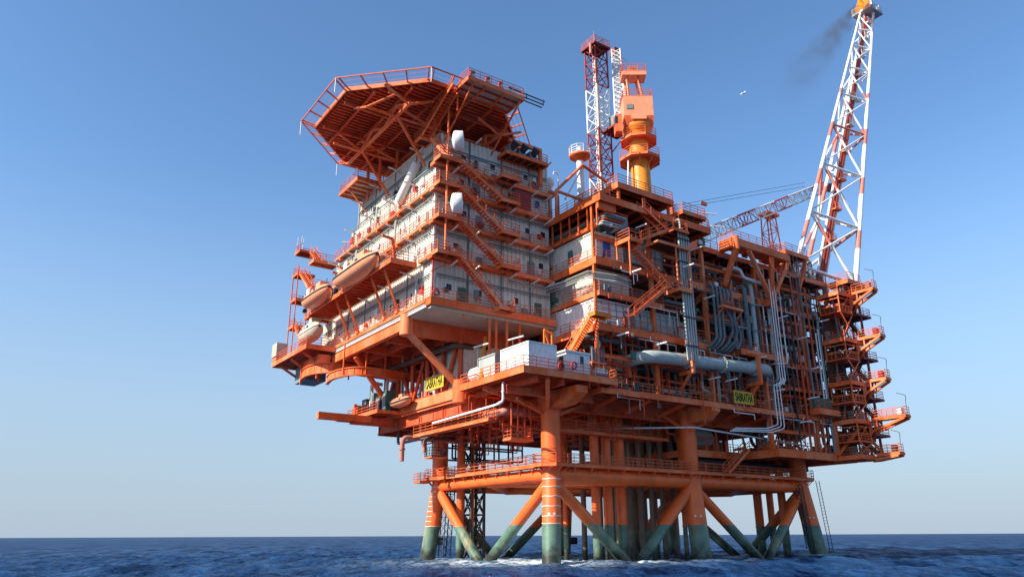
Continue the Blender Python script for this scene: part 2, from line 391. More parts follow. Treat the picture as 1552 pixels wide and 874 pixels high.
for j, y in enumerate((6.3, 10.2, 14.1)):
    for i in range(6):
        x = 15.2+i*1.95+j*.55; r = .36
        m = MB(); m.tube((x, y, -3), (x, y, 17.4), r, n=12)
        for z in (8.1, 9.9): m.tube((x, y, z), (x, y, z+.25), r+.08, n=12)
        o = m.build('conductor_pipe', 'cond')
        tag(o, f'{colname[i]} dark brown well conductor in the {rowname[j]} row between the front legs', 'pipe', 'well conductors')
# lattice caisson and ladders
def ladder_frame(x, y, z0, z1, label, lean=(0, 0), w=1.1, mat='dark'):
    m = MB(); c = []
    for dx, dy in ((0, 0), (w, 0), (w, w), (0, w)):
        p, q = (x+dx, y+dy, z0), (x+dx+lean[0], y+dy+lean[1], z1); m.tube(p, q, .07, n=6); c.append((V(p), V(q)))
    n = int((z1-z0)/.9)
    for i in range(n+1):
        for k in range(4):
            a, b = c[k], c[(k+1) % 4]; u = i/n; m.bar(a[0].lerp(a[1], u), b[0].lerp(b[1], u), .05)
            if i < n: m.bar(a[0].lerp(a[1], u), b[0].lerp(b[1], (i+1)/n), .04)
    return tag(m.build('access_ladder', mat), label, 'ladder')
ladder_frame(1.0, 24.3, .4, 9.2, 'dark lattice boat ladder beside the far left jacket leg', (0.6, 0))
ladder_frame(43.2, -.6, 1.2, 9.4, 'dark lattice boat ladder hanging beside the far right jacket leg', (-.7, .3), .7)
m = MB(); lattice(m, (5.0, 23.3, -3), (5.0, 23.3, 17), 2.0, 2.0, 7, .2, .11, xx=True)
tag(m.build('lattice_caisson', 'brown'), 'brown lattice caisson with crossed bracing behind the left walkway', 'caisson')
m = MB()
for dx in (0, .45): m.tube((46.9+dx*.2, -.9-dx, .3), (45.6+dx*.2, -.9-dx, 10), .05, n=6)
for i in range(24):
    u = i/24; m.bar((46.9-1.3*u, -.9, .3+9.7*u), (46.99-1.3*u, -1.35, .3+9.7*u), .035)
tag(m.build('caged_ladder', 'dark'), 'thin dark ladder on the outer side of the far right leg', 'ladder')
# ---------------------------------------------------------------- topsides frame
tp = thing('topsides_module', 'tall open orange steel process module packed with grey pipes', 'process module', (27, 12, 13))
MODC = [4.4, 13.5, 23.0, 33.6, 43.6, 50.2]
def col_(x, y, z0, z1, w=.7, mat='orange', par=tp): return MB().box(x-w/2, y-w/2, z0, x+w/2, y+w/2, z1).build('column', mat, par)
ztop = {4.4: 40.6, 13.5: 40.6, 23.0: 40.6, 33.6: 38.6, 43.6: 38.6, 50.2: 38.6}
for x in MODC:
    for y in (-3.4, 6, 18, 30.5):
        z0 = 13.3 if x > 33 else 18.2
        col_(x, y, z0, ztop[x], (.28 if x < 5 else .45) if y < 0 else .7)
# legs haunches and deep girders under the lowest deck
def girder(p, q, h=1.7, w=.55, mat='orange2', nm='girder', par=tp): return MB().ibeam(p, q, h, w, .06).build(nm, mat, par)
for y in (1.3, 7.5, 13.5, 19.5, 25.5): girder((-5.6 if y > 7 else 1, y, 17.1), (33.6 if y > 2 else 44, y, 17.1), 1.6)
girder((-12, 26.1, 17.05), (-5.7, 26.1, 17.05), .95, .5)
for x in (1.3, 7, 12, 17.5, 22.9, 28, 33.4): girder((x, 1.4, 17.0), (x, 31, 17.0), 1.45)
for x in (7, 12, 17.5, 28, 33.4, 39): MB().bar((x, 1.2, 16.6), (x, -3.6, 17.6), .16, .4).build('outrigger', 'orange2', tp)
for x in (-5.4, -2): girder((x, 8.0, 17.0), (x, 31.5, 17.0), 1.45)
girder((-5.6, 31.3, 16.9), (33, 31.3, 16.9), 1.6)
for x, x1 in ((1.0, -.0), (22.7, 0), (44.5, 0)):   # tapered box haunches from leg tops out to the deck edge
    zt = 18.0; zb = 16.2; y1 = -4.6 if x < 2 else -3.9; m = MB(); w = .75
    for sx in (1,):
        m.add([(x-w, 1.6, zb-.1), (x+w, 1.6, zb-.1), (x+w, 1.6, zt), (x-w, 1.6, zt), (x-w, -2.6, zb+.1), (x+w, -2.6, zb+.1), (x+w, -2.6, zt), (x-w, -2.6, zt), (x-w, y1, zt-.75), (x+w, y1, zt-.75), (x+w, y1, zt), (x-w, y1, zt)],
              [(0, 1, 2, 3), (0, 4, 5, 1), (4, 8, 9, 5), (8, 11, 10, 9), (0, 3, 7, 4), (4, 7, 11, 8), (1, 5, 6, 2), (5, 9, 10, 6), (3, 2, 6, 7), (7, 6, 10, 11)])
    m.build('leg_haunch', 'orange', tp)
    MB().tube((x, 1.2, 15.9), (x, 1.2, 17.9), 1.3, 1.3, n=24).build('leg_cap', 'orange', tp)
    for s in (-1, 1): MB().bar((x+s*.6, 1, 15.5), (x+s*4.5, 1.0, 17), .35).build('knee_brace', 'orange', tp)
# main decks
deck(tp, 4.2, 50.4, -4, 32, 18.2, .14, .55, 2.0, .35, 'x', rail=[[(5.7, -3.95), (50.3, -3.95)]])
deck(tp, -6, 4.15, 7.6, 32, 18.25, .14, .6, 2.0, .35, 'x', rail=[[(-5.9, 9.6), (-5.9, 31.9), (4, 31.9)]])
MB().box(-6.25, 8.9, 17.95, -5.6, 31.5, 19.15).build('edge_girder', 'orange', tp)
MB().tube((-6.0, 8.6, 17.3), (-6.0, 8.6, 19.9), .95, n=24).build('corner_node', 'orange', tp)
deck(tp, 33.7, 51, -4.2, 26, 13.3, .14, .9, 2.2, .35, 'x', rail=[[(33.8, 1.9), (33.8, -4.15), (50.9, -4.15)]])
deck(tp, 23.8, 33.65, 2, 26, 13.25, .14, .8, 2.2, .35, 'x', rail=[[(23.9, 2.1), (33.6, 2.1)]])
MB().box(25, 3, 11.7, 50, 25, 12.3).build('lower_hull', 'dark', tp)
deck(tp, 4.2, 22.4, -4, 32, 25.5, .14, .75, 1.8, .35, 'y', rail=[[(4.3, 3), (4.3, -3.95), (22.3, -3.95)]], sof='under')
deck(tp, 28.2, 37.8, -4.2, 0, 25.7, .14, .7, 1.8, .3, 'y', rail=[[(28.3, -4.15), (37.7, -4.15)]])
deck(tp, 22.5, 50.4, -1.5, 32, 25.4, .14, .8, 2.2, .35, 'x')
deck(tp, 37.9, 50.4, -3.6, -1.6, 25.2, .12, .6, 2.2, .3, 'x', rail=[[(38, -3.55), (50.3, -3.55)]])
deck(tp, 38.2, 50.4, -3.9, 10, 21.8, .12, .4, 2.2, .3, 'x', rail=[[(38.3, -3.85), (50.3, -3.85)]])
deck(tp, 4.6, 15, -3.9, 30, 29.4, .12, .5, 1.8, .3, 'y', rail=[[(4.7, 3), (4.7, -3.85), (14.9, -3.85)]])
deck(tp, 38, 50.4, -3.4, 20, 29.4, .12, .5, 1.8, .3, 'x', rail=[[(38.1, -3.35), (50.3, -3.35)]])
deck(tp, 4.2, 37, -4, 32, 33.4, .14, .8, 1.8, .35, 'y', rail=[[(4.3, 5), (4.3, -3.95), (9.3, -3.95)], [(18, -3.95), (36.9, -3.95)]], sof='under')
deck(tp, 37.1, 50.4, -3.6, 32, 33.2, .14, .7, 2.2, .35, 'x', rail=[[(37.2, -3.55), (50.3, -3.55)]])
deck(tp, 23.1, 50.4, -3.9, 32, 38.8, .14, .6, 2, .35, 'y', rail=[[(23.2, -3.85), (26, -3.85)], [(37, -3.85), (50.3, -3.85)], [(50.3, -3.8), (50.3, 20)]])
deck(tp, 4, 23, -5.4, 14, 40.8, .14, .8, 2, .4, 'y', rail=[[(4.1, 10), (4.1, -5.3), (7.2, -5.3)], [(17.2, -5.3), (22.9, -5.3), (22.9, 0)]])
MB().box(4.15, -4.9, 39.2, 6.9, -4.5, 40.3).build('deck_end_girder', 'orange', tp)
deck(tp, 7.4, 17, -4.9, 3.5, 43.4, .14, .7, 1.4, .3, 'x', rail=[[(7.5, 3.4), (7.5, -4.8), (16.9, -4.8), (16.9, 3.4)]])
for x in (8, 12.2, 16.5):
    col_(x, -4.3, 40.9, 42.8, .3); col_(x, 2.8, 40.9, 42.8, .3)
deck(tp, 17.4, 21.8, -5.9, -3.2, 41.9, .1, .45, 1.2, .2, 'y', rail=[[(17.5, -3.3), (17.5, -5.8), (21.7, -5.8), (21.7, -3.3)]])
# intermediate face beams
for z, xs in ((22.0, [(4.4, 22)]), (29.5, [(22.6, 28), (28.8, 37.6)]), (36.2, [(4.6, 9), (16, 50)]), (31.3, [(38, 50)]), (15.8, [(34, 50.3)])):
    for a, b in xs: MB().ibeam((a, -3.4, z), (b, -3.4, z), .42, .3).build('face_beam', 'orange', tp)
def diag(p, q, w=.4, nm='diagonal_brace', par=tp, mat='orange', r=None):
    (MB().bar(p, q, w) if r is None else MB().tube(p, q, r, n=12)).build(nm, mat, par)
for y in (6, 18, 30.5):
    for a, b in zip(MODC[:-1], MODC[1:]):
        diag((a, y, 18.6), (b, y, 25), .45); diag((b, y, 25.9), (a, y, 32.7), .45); diag((a, y, 33.8), ((a+b)/2, y, 38.2), .4); diag((b, y, 33.8), ((a+b)/2, y, 38.2), .4)
for x in (23.0, 33.6, 43.6, 50.2):
    for a, b in ((-3.4, 6), (6, 18), (18, 30.5)):
        diag((x, a, 18.6), (x, b, 25), .4); diag((x, b, 25.9), (x, a, 32.7), .4); diag((x, a, 33.8), (x, b, 38.3), .4)
# dark and slate sheets added inside the module to keep its depth dark
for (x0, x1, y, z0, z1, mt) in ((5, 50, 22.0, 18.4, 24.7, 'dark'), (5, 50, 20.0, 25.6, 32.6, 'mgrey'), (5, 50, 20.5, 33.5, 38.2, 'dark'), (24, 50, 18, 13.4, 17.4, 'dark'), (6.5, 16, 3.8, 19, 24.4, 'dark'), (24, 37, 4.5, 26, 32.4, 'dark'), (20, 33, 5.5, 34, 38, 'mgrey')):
    MB().corr((x0, y), (x1, y), z0, z1, .6, .1, (0, -1)).build('shade_wall', mt, tp)
# ridge box girder at the roof with V bracing
MB().box(26.2, -6.0, 38.75, 27.0, -3.9, 40.15).build('box_girder', 'orange', tp)
MB().tube((26.9, -6.1, 38.5), (26.9, -6.1, 40.35), .5, n=16).build('girder_end_node', 'orange', tp)
MB().box(27.3, -6.3, 39.1, 38.2, -5.9, 40.0).build('box_girder', 'orange', tp)
MB().box(27.2, -5.8, 39.3, 38.2, -3.9, 39.5).build('roof_plate', 'orange2', tp)
MB().rail([(26.6, -3.9, 40.2), (26.6, -6, 40.2), (38, -6.1, 40.1)]).build('railing', 'rail', tp)
diag((26.9, -6.1, 38.7), (26.9, -3.6, 34.2), r=.42); diag((29.6, -6.0, 39), (34.8, -4.9, 33.3), .5); diag((34.4, -6.0, 39), (34.9, -4.9, 33.3), .55); diag((38.2, -6, 39.2), (35.1, -4.9, 33.3), .45)
MB().box(34.5, -5.2, 32.5, 35.3, -3.8, 33.4).build('bracing_node', 'orange', tp)
deck(tp, 38.4, 43.8, -5.6, -1, 41.2, .12, .55, 1.3, .3, 'x', rail=[[(38.5, -1.2), (38.5, -5.5), (43.7, -5.5)]])
diag((43.5, -5.3, 40.8), (43.5, -3.5, 36.5), .4); diag((38.7, -5.3, 40.8), (38.7, -3.5, 37.5), .4)
# container deck
cd = thing('laydown_deck', 'cantilevered orange laydown deck carrying white containers at the near corner', 'laydown deck', (-1, 1, 18))
deck(cd, -7, 5.6, -5.2, 7.3, 19.0, .12, .62, 1.1, .42, 'y', rail=[[(-6.9, 7.2), (-6.9, -5.1), (5.5, -5.1), (5.5, -4)]], plate='orange2')
for x in (-5, -1.6, 1.9): MB().ibeam((x, -4.8, 18.0), (x, 7.0, 18.0), .5, .3).build('deck_girder', 'orange2', cd)
MB().ibeam((-6.6, -1.6, 17.3), (5, -1.6, 17.3), .8, .35).build('deck_girder', 'orange2', cd)
MB().bar((-6.2, 3.5, 18.3), (1.0, 1.2, 15.9), .5).build('cantilever_strut', 'orange', cd)
MB().bar((-3.4, -4.4, 18.3), (.6, 1.0, 15.9), .45).build('cantilever_strut', 'orange', cd)
# accommodation support truss
ts = thing('support_truss', 'orange box girder frame holding up the white living quarters', 'truss', (-5, 18, 19))
MB().tube((-12.6, 9.9, 24.6), (-12.6, 9.9, 27.0), .75, n=24).build('corner_drum', 'orange', ts)
MB().box(-11.9, 9.6, 24.7, 4.2, 10.2, 26.5).build('box_girder', 'orange2', ts)
MB().box(-12.9, 10.6, 25.3, -12.3, 31.5, 26.4).build('box_girder', 'orange', ts)
for y in (16, 22, 28, 34): MB().box(-12.2, y, 25.2, 4, y+.4, 26.4).build('cross_girder', 'orange2', ts)
for x in (-9, -5.6, -1.5): MB().box(x, 10.4, 25.4, x+.35, 37, 26.3).build('cross_girder', 'orange2', ts)
for x in np.arange(-11.5, 4, 1.4): MB().box(x, 10.5, 26.0, x+.12, 37, 26.45).build('floor_joist', 'orange2', ts)
MB().tube((-12.3, 9.8, 24.8), (-6.1, 8.9, 19.3), .42, n=16).build('raking_strut', 'orange', ts)
MB().tube((-3.9, 6.8, 24.9), (-6.6, 3.4, 19.2), .2, n=12).build('raking_strut', 'yellow', ts)
MB().tube((-12.4, 24.6, 25), (-6.2, 26, 18.8), .36, n=14).build('raking_strut', 'orange', ts)
ys = [9.6, 13.6, 17.6, 21.6, 25.6, 29.6]
for i, y in enumerate(ys):
    MB().tube((-5.6, y, 19.2), (-5.6, y, 25.3), .28, n=12).build('truss_post', 'orange2', ts)
    if i < 5:
        a, b = ((y+.3, 19.2), (ys[i+1]-.3, 25.2)) if i % 2 else ((y+.3, 25.2), (ys[i+1]-.3, 19.2))
        MB().tube((-5.6, a[0], a[1]), (-5.6, b[0], b[1]), .24, n=12).build('truss_diagonal', 'orange2', ts)
for x in (-8.2, -4.8, -3.9, -2.4, -.6, 3.5): MB().tube((x, 4.5, 19.1 if x > -6.5 else 26.2), (x, 4.5, 27.2), .16, n=10).build('hanger_post', 'orange', ts)
MB().box(-12.2, 4.4, 26.9, 4.2, 5, 27.3).build('edge_girder', 'under', ts)
# pipes below living quarters
def pipe(pts, r, mat, label, name='pipe_run', cat='pipe', group=None, rb=None, n=10, fl=True, par=None):
    m = MB().path(pts, r, n, rb)
    if fl:
        for a, b in zip(pts[:-1], pts[1:]):
            a, b = V(a), V(b); L = (b-a).length
            if L > 6*r:
                d = (b-a).normalized(); k = max(1, int(L/5))
                for i in range(k):
                    c = a+(b-a)*((i+.5)/k); m.tube(c-d*.09, c+d*.09, r*1.35, n=n)
    return tag(m.build(name, mat, par), label, cat, group)
pipe([(2, 10.9, 23.9), (-5.0, 9.2, 24.1), (-6.3, 9.4, 24.2), (-6.4, 12, 24.3), (-6.4, 31, 24.4)], .33, 'brown', 'thick brown pipe running under the living quarters soffit')
pipe([(3, 3.2, 16.0), (-3, 3.2, 16.0), (-3.6, 3.2, 15.9), (-3.6, 22, 15.6)], .42, 'pink', 'thick pink pipe curving below the near laydown deck')
pipe([(-6.3, -.5, 18.2), (-6.3, -.5, 16.2), (-6.3, .8, 16.0), (-6.0, 15, 15.8)], .14, 'white', 'slim white pipe dropping from the laydown deck and running left')
pipe([(1, 22.4, 14.9), (-4.6, 22.4, 14.9), (-6.3, 22.4, 14.9), (-6.3, 22.4, 11.9)], .3, 'pink', 'pink overboard dump pipe pointing down at the left end', rb=.8)
pipe([(2, 21, 14.6), (-3.9, 21, 14.6), (-3.9, 21, 13)], .25, 'pink', 'short pink elbow pipe above the hanging basket', rb=.6)
for i, (x, y) in enumerate(((-7.5, 30), (-6.9, 26.5))):
    pipe([(x, y, 18.6), (x, y, 22.9), (x+1.5, y, 22.9)], .24, 'white', ['left', 'right'][i]+' one of two upright white vent pipes on the lower left deck')
# hanging basket
bk = thing('hanging_basket', 'small round caged inspection platform hanging near the far left leg', 'platform', (-2.4, 20.6, 12.3))
MB().box(-3.6, 19.6, 12.3, -1.4, 21.7, 12.45).build('floor', 'orange', bk)
MB().rail([(-3.5, 21.6, 12.45), (-3.5, 19.7, 12.45), (-1.5, 19.7, 12.45), (-1.5, 21.6, 12.45)], st=.6).build('railing', 'dark', bk)
for x, y in ((-3.4, 19.8), (-1.6, 19.8), (-3.4, 21.4), (-1.6, 21.4)): MB().tube((x, y, 12.4), (x, y, 16.3), .06, n=6).build('hanger', 'dark', bk)
# suspended walkways and piping below the lowest deck
sg = thing('suspended_gallery', 'long railed inspection gallery hung beneath the lower deck on the left', 'walkway', (-4, 14, 14))
walkway(sg, [(-5, 3.5), (-5, 21)], 15.0, 1.0); 
for y in range(4, 22, 3):
    for x in (-5.5, -4.5): MB().bar((x, y, 15), (x, y, 17.2), .07).build('hanger', 'orange2', sg)
sg2 = thing('suspended_gallery', 'railed inspection gallery hung beneath the lower deck between the front legs', 'walkway', (12, 4, 14))
walkway(sg2, [(2.8, 3.2), (21, 3.2)], 14.4, 1.0)
for x in range(3, 22, 3):
    for y in (2.7, 3.7): MB().bar((x, y, 14.4), (x, y, 17), .07).build('hanger', 'orange2', sg2)
cg = thing('suspended_cage', 'small orange caged platform hung below the laydown deck beside the near leg', 'platform', (-1.6, 3, 13))
MB().box(-3.6, 2.0, 12.7, -.6, 3.6, 12.9).build('floor', 'orange', cg)
MB().rail([(-3.5, 3.5, 12.9), (-3.5, 2.1, 12.9), (-.7, 2.1, 12.9), (-.7, 3.5, 12.9)], st=.7).build('railing', 'rail', cg)
for x in (-3.4, -2.5, -1.6, -.8): MB().tube((x, 2.2, 12.8), (x, 2.2, 17), .09, n=6).build('hanger', 'orange2', cg)
rc = R
k = 0
for i in range(46):   # small service pipes hanging under the lower deck
    x = R.uniform(-4, 32); y = R.uniform(1.5, 27); z = R.uniform(14.6, 16.1); L = R.uniform(3, 11)
    if i % 2: pts = [(x, y, 17), (x, y, z), (x+L, y, z), (x+L, y, 17)]
    else: y = min(y, 29-L); pts = [(x, y, 17), (x, y, z), (x, y+L, z), (x, y+L, 17)]
    pipe(pts, R.choice([.06, .09, .14, .2]), R.choice(['orange2', 'pink', 'grey', 'orange2', 'dark']), 'thin service pipe looped under the lowest deck girders', 'service_pipe', 'pipe', 'service pipes under the lowest deck', fl=False)
for i in range(60):
    x = R.uniform(-4, 32); y = R.uniform(1.5, 20); L = R.uniform(1.2, 3.6)
    m = MB().bar((x, y, 16.4-L), (x, y, 17), .09); m.bar((x, y, 16.4-L), (x+1, y, 16.4-L), .09); m.bar((x+1, y, 16.4-L), (x+1, y, 17), .09)
    tag(m.build('pipe_hanger', 'orange2'), 'thin orange pipe hanger frame under the lowest deck', 'hanger', 'pipe hangers under the lowest deck')
# long pale drain pipe between front legs, high up
pipe([(1.8, 12, 15.2), (21.5, -1.2, 15.5), (44, -1.2, 14.6)], .11, 'white', 'long thin pale pipe crossing below the deck to the middle front leg', fl=False)
m = MB(); 
for y in (27.5, 30):
    m.bar((4, y, 13.2), (16, y, 13.2), .22); m.bar((4, y, 14.9), (16, y, 14.9), .22)
    for x in (4, 6, 8.5, 11, 13.5, 16): m.bar((x, y, 13.2), (x, y, 17.2), .18)
tag(m.build('pipe_bridge', 'dark'), 'dark skeletal pipe support seen against the sky behind the near leg', 'pipe support')
# monorail loops
def curved(pts, z0, z1, w, mat, label):
    P = []; pts = [V(p) for p in pts]
    for i in range(len(pts)-1):
        p0, p1, p2, p3 = pts[max(i-1, 0)], pts[i], pts[i+1], pts[min(i+2, len(pts)-1)]
        for k in range(6):
            t = k/6; P.append(.5*((2*p1)+(p2-p0)*t+(2*p0-5*p1+4*p2-p3)*t*t+(3*p1-p0-3*p2+p3)*t**3))
    P.append(pts[-1]); th = thing('curved_monorail', label, 'monorail beam', (P[0].x, P[0].y, z0)); m = MB(); rb = MB()
    for a, b in zip(P[:-1], P[1:]):
        m.bar((a.x, a.y, (z0+z1)/2), (b.x, b.y, (z0+z1)/2), .1, z1-z0); m.bar((a.x, a.y, z0), (b.x, b.y, z0), w, .1); m.bar((a.x, a.y, z1), (b.x, b.y, z1), w, .1)
    for a in P[::3]: rb.bar((a.x, a.y, z0), (a.x, a.y, z1), .16)
    m.build('beam', mat, th); rb.build('stiffener', mat, th)
curved([(-14.4, 39), (-14.9, 36), (-14.6, 33.4), (-13.3, 31.4), (-11.4, 30.6), (-8, 31), (-4, 31.3)], 24.0, 25.3, .5, 'orange', 'upper curved orange band of monorail girder under the far left platform')
curved([(-13.2, 32), (-13.8, 29), (-13.6, 26.4), (-12.6, 24.2), (-10.8, 23.4), (-8, 23.6), (-3, 24.2)], 22.5, 23.5, .45, 'orange', 'lower curved orange monorail beam sweeping out at the far left')
for i, (x, y) in enumerate(((-14.4, 33), (-13.2, 35.5), (-14.8, 38.2), (-12.4, 31.8), (-10.5, 31.2), (-13.6, 25.5), (-11.4, 23.4), (-8.6, 23.7))):
    MB().bar((x, y, 23.3 if i < 5 else 22.6), (x, y, 26.8), .16).build('monorail_hanger', 'orange', ts)
MB().box(-14.8, 31.4, 25.3, -13.2, 37.6, 26.4).build('outer_girder', 'orange', ts); MB().box(-13.0, 30.8, 24.4, -9.5, 31.3, 26.2).build('outer_girder', 'orange', ts)
for i in range(26):
    y = R.uniform(17.5, 31); x = R.uniform(-5.9, -2); z = R.uniform(19.5, 25); mt = R.choice(['grey', 'orange2', 'pink', 'dark', 'orange2', 'white']); L = R.uniform(2, 6)
    pts = [(x, y, 18.3), (x, y, z), (x, min(y+L, 31.5), z), (x, min(y+L, 31.5), z+R.uniform(.5, 1.5))] if i % 3 else [(x, y, 18.3), (x, y, 26)]
    pipe(pts, R.choice([.07, .11, .16]), mt, 'small pipe among the tangle on the lower left deck behind the truss posts', 'service_pipe', 'pipe', 'small pipes on the lower left deck', fl=False)
for i in range(12):
    y = 17.5+i*1.1; x = R.uniform(-5, -3); h = R.uniform(.8, 2.2); mt = R.choice(['mgrey', 'green', 'dark', 'tan', 'pink'])
    o = thing('machine_unit', f'small machine, number {i+1} from the sign along the lower left deck', 'machine', (x, y, 18.3), 'machines along the lower left deck')
    MB().box(x-.45, y-.35, 18.3, x+.45, y+.35, 18.3+h*.6).build('base', mt, o); MB().tube((x, y-.4, 18.3+h*.8), (x, y+.4, 18.3+h*.8), .3, n=12).build('drum', 'grey', o)
# lower left end: outstretched beam, small platform

lp = thing('lower_left_platform', 'small orange outer platform with machinery beyond the left sign', 'platform', (-8, 29, 17.4))
deck(lp, -9.5, -6.3, 23.5, 33.5, 18.3, .1, .4, 1.2, .25, 'x', rail=[[(-9.4, 23.6), (-9.4, 33.4), (-6.4, 33.4)]])
MB().box(-16.3, 25.8, 16.9, -9.2, 26.6, 17.75).build('cantilever_beam', 'orange', lp)
MB().box(-12, 30.5, 17.5, -9.4, 31.3, 18.3).build('cantilever_beam', 'orange', lp)
for i, (y, w, h) in enumerate(((24.2, 1.2, 2.6), (26, 1.4, 2.2), (28.2, 1.0, 2.9), (30.4, 1.5, 2.4))):
    o = thing('equipment_cabinet', ['dark green upright cabinet nearest the small orange boat', 'low dark machine cabinet on the lower left platform', 'tall narrow grey cabinet on the lower left platform', 'dark cabinet at the outer end of the lower left platform'][i], 'cabinet', (-7.2, y, 18.3))
    MB().box(-8, y, 18.4, -6.6, y+w, 18.4+h).build('body', ['green', 'dark', 'mgrey', 'dark'][i], o); MB().box(-8.08, y+.15, 18.7, -8.0, y+w-.15, 18.1+h).build('door', 'mgrey', o)
o = thing('winch', 'orange winch drum at the outer end of the lower left platform', 'winch', (-8.6, 31.8, 18.3))
MB().tube((-9, 31.6, 19.3), (-7.6, 31.6, 19.3), .7, n=16).build('drum', 'orange', o); MB().box(-9, 31, 18.35, -7.6, 32.3, 18.7).build('base', 'dark', o); MB().box(-9.2, 31.3, 18.7, -9.0, 32, 20.1).build('side_frame', 'orange', o)
# ---------------------------------------------------------------- living quarters
lq = thing('living_quarters', 'white ribbed multi storey living quarters ringed by orange walkways', 'living quarters', (-4, 20, 26.5))
LV = [27.5, 32.65, 36.9, 41.0, 44.2, 48.9]
YB = [38, 37, 34.5, 29.5, 29.0]
XL = [-12, -12, -12, -12, -11.4]
def storey(i):
    z0, z1, x0, y1 = LV[i]+.05, LV[i+1]-.3, XL[i], YB[i]
    m = MB(); m.box(x0+.1, 5.12, z0, 4.3, y1, z1); m.build('inner_wall', 'offwhite', lq)
    w = MB(); w.corr((x0, 5.05), (4.4, 5.05), z0, z1, .6, .13, (0, -1)); w.build('front_cladding', 'offwhite', lq)
    w = MB(); w.corr((x0, 5.0), (x0, y1), z0, z1, .6, .12, (-1, 0)); w.build('side_cladding', 'offwhite', lq)
    t = MB(); t.box(x0-.12, 4.88, z0, x0+.14, 5.14, z1); 
    t.build('corner_trim', 'white', lq)
    for x in (-7.6, -3.0, 1.2): MB().box(x, 4.84, z0, x+.14, 5.0, z1).build('wall_seam', 'grey', lq)
    for y in (11, 17, 23, 28.6): MB().box(x0-.16, y, z0, x0-.02, y+.14, z1).build('wall_seam', 'grey', lq)
for i in range(5): storey(i)
MB().box(-12.5, 4.3, 26.55, 4.3, 38, 27.35).build('base_slab', 'under', lq)
MB().box(-11.6, 5.3, 48.5, 4.2, 29, 48.75).build('roof', 'offwhite', lq)
deck(lq, -12.8, 4.5, 3.9, 5.05, 27.6, .1, .75, 3, .3, 'y', rail=[[(-12.7, 3.95), (4.4, 3.95)]], sof='under')
deck(lq, -12.85, -11.9, 5.1, 45, 27.6, .1, .3, 3, .3, 'y', rail=[[(-12.8, 4), (-12.8, 31)]], sof='under')
MB().ibeam((-12.75, 5, 26.85), (-12.75, 31, 26.85), .35, .3).build('soffit_beam', 'white', lq)
for i, (z, y1) in enumerate(((LV[1], 7.2), (LV[2], 34.5), (LV[3], 33.5))):
    deck(lq, -12.85, -11.9, 5.1, y1, z, .1, .24, 3, .15, 'y', rail=[[(-12.8, 4), (-12.8, y1)]], sof='under')
for z in LV[1:5]:
    deck(lq, -12.8, 4.2, 3.9, 5.0, z, .1, .4, 3, .25, 'y', rail=[[(-12.7, 3.95), (4.1, 3.95)]], sof='under')
m = MB()
for z in (LV[2], LV[3]):
    for y in np.arange(7, 33, 3.1):
        mm = MB(); mm.bar((-12.8, y, z-.33), (-12.0, y, z-.33), .45, .3); mm.build('walkway_bracket', 'orange', lq)
# windows with frames, doors
def window(x, y, z, w, h, face, mat='glass'):
    f = MB(); g = MB(); e = .09
    if face == 'front':
        y = y-.1; f.box(x-e, y-.05, z-e, x+w+e, y+.1, z); f.box(x-e, y-.05, z+h, x+w+e, y+.1, z+h+e); f.box(x-e, y-.05, z, x, y+.1, z+h); f.box(x+w, y-.05, z, x+w+e, y+.1, z+h)
        g.box(x, y, z, x+w, y+.04, z+h)
    else:
        x = x-.1; f.box(x-.05, y-e, z-e, x+.1, y+w+e, z); f.box(x-.05, y-e, z+h, x+.1, y+w+e, z+h+e); f.box(x-.05, y-e, z, x+.1, y, z+h); f.box(x-.05, y+w, z, x+.1, y+w+e, z+h)
        g.box(x, y, z, x+.04, y+w, z+h)
    o = f.build('window', 'white', lq); g.build('pane', mat, o)
def door(x, y, z, face, mat='mgrey'):
    m = MB(); h = MB()
    if face == 'front': m.box(x, y-.12, z, x+1, y-.02, z+2.1); h.box(x+.8, y-.2, z+1, x+.9, y-.13, z+1.15)
    else: m.box(x-.12, y, z, x-.02, y+1, z+2.1); h.box(x-.2, y+.8, z+1, x-.13, y+.9, z+1.15)
    o = m.build('door', mat, lq); h.build('handle', 'grey', o)
for i in range(5):
    z = LV[i]
    for x in ((-10.4, -6.4, -1.2), (-9.6, -5, 2.6), (-8.6, .6, 3), (-9, -2, 2.2), (-8.8, -4.6, .4))[i]:
        window(x, 5.0, z+1.5, .75, .85, 'front')
    for x in ((-8.8, 2), (-7, 1), (-6.6, 2), (-7, -.8), (-6.2, 1.8))[i]: door(x, 5.0, z+.12, 'front', R.choice(['mgrey', 'offwhite', 'green', 'mgrey']))
    for y in ((9.5, 14.8, 21, 26, 31, 35), (8, 24, 33), (8.5, 13, 19, 25, 30), (9, 20, 26), (15.8, 24))[i]: window(XL[i], y, z+1.3, .8, .95, 'side')
    for y in ((12, 24), (10,), (11, 22.5), (8, 23), (20,))[i]: door(XL[i], y, z+.12, 'side', 'white')
MB().box(-1.6, 3.98, 41.2, .9, 4.06, 43.6).build('red_panel', 'maroon', lq)
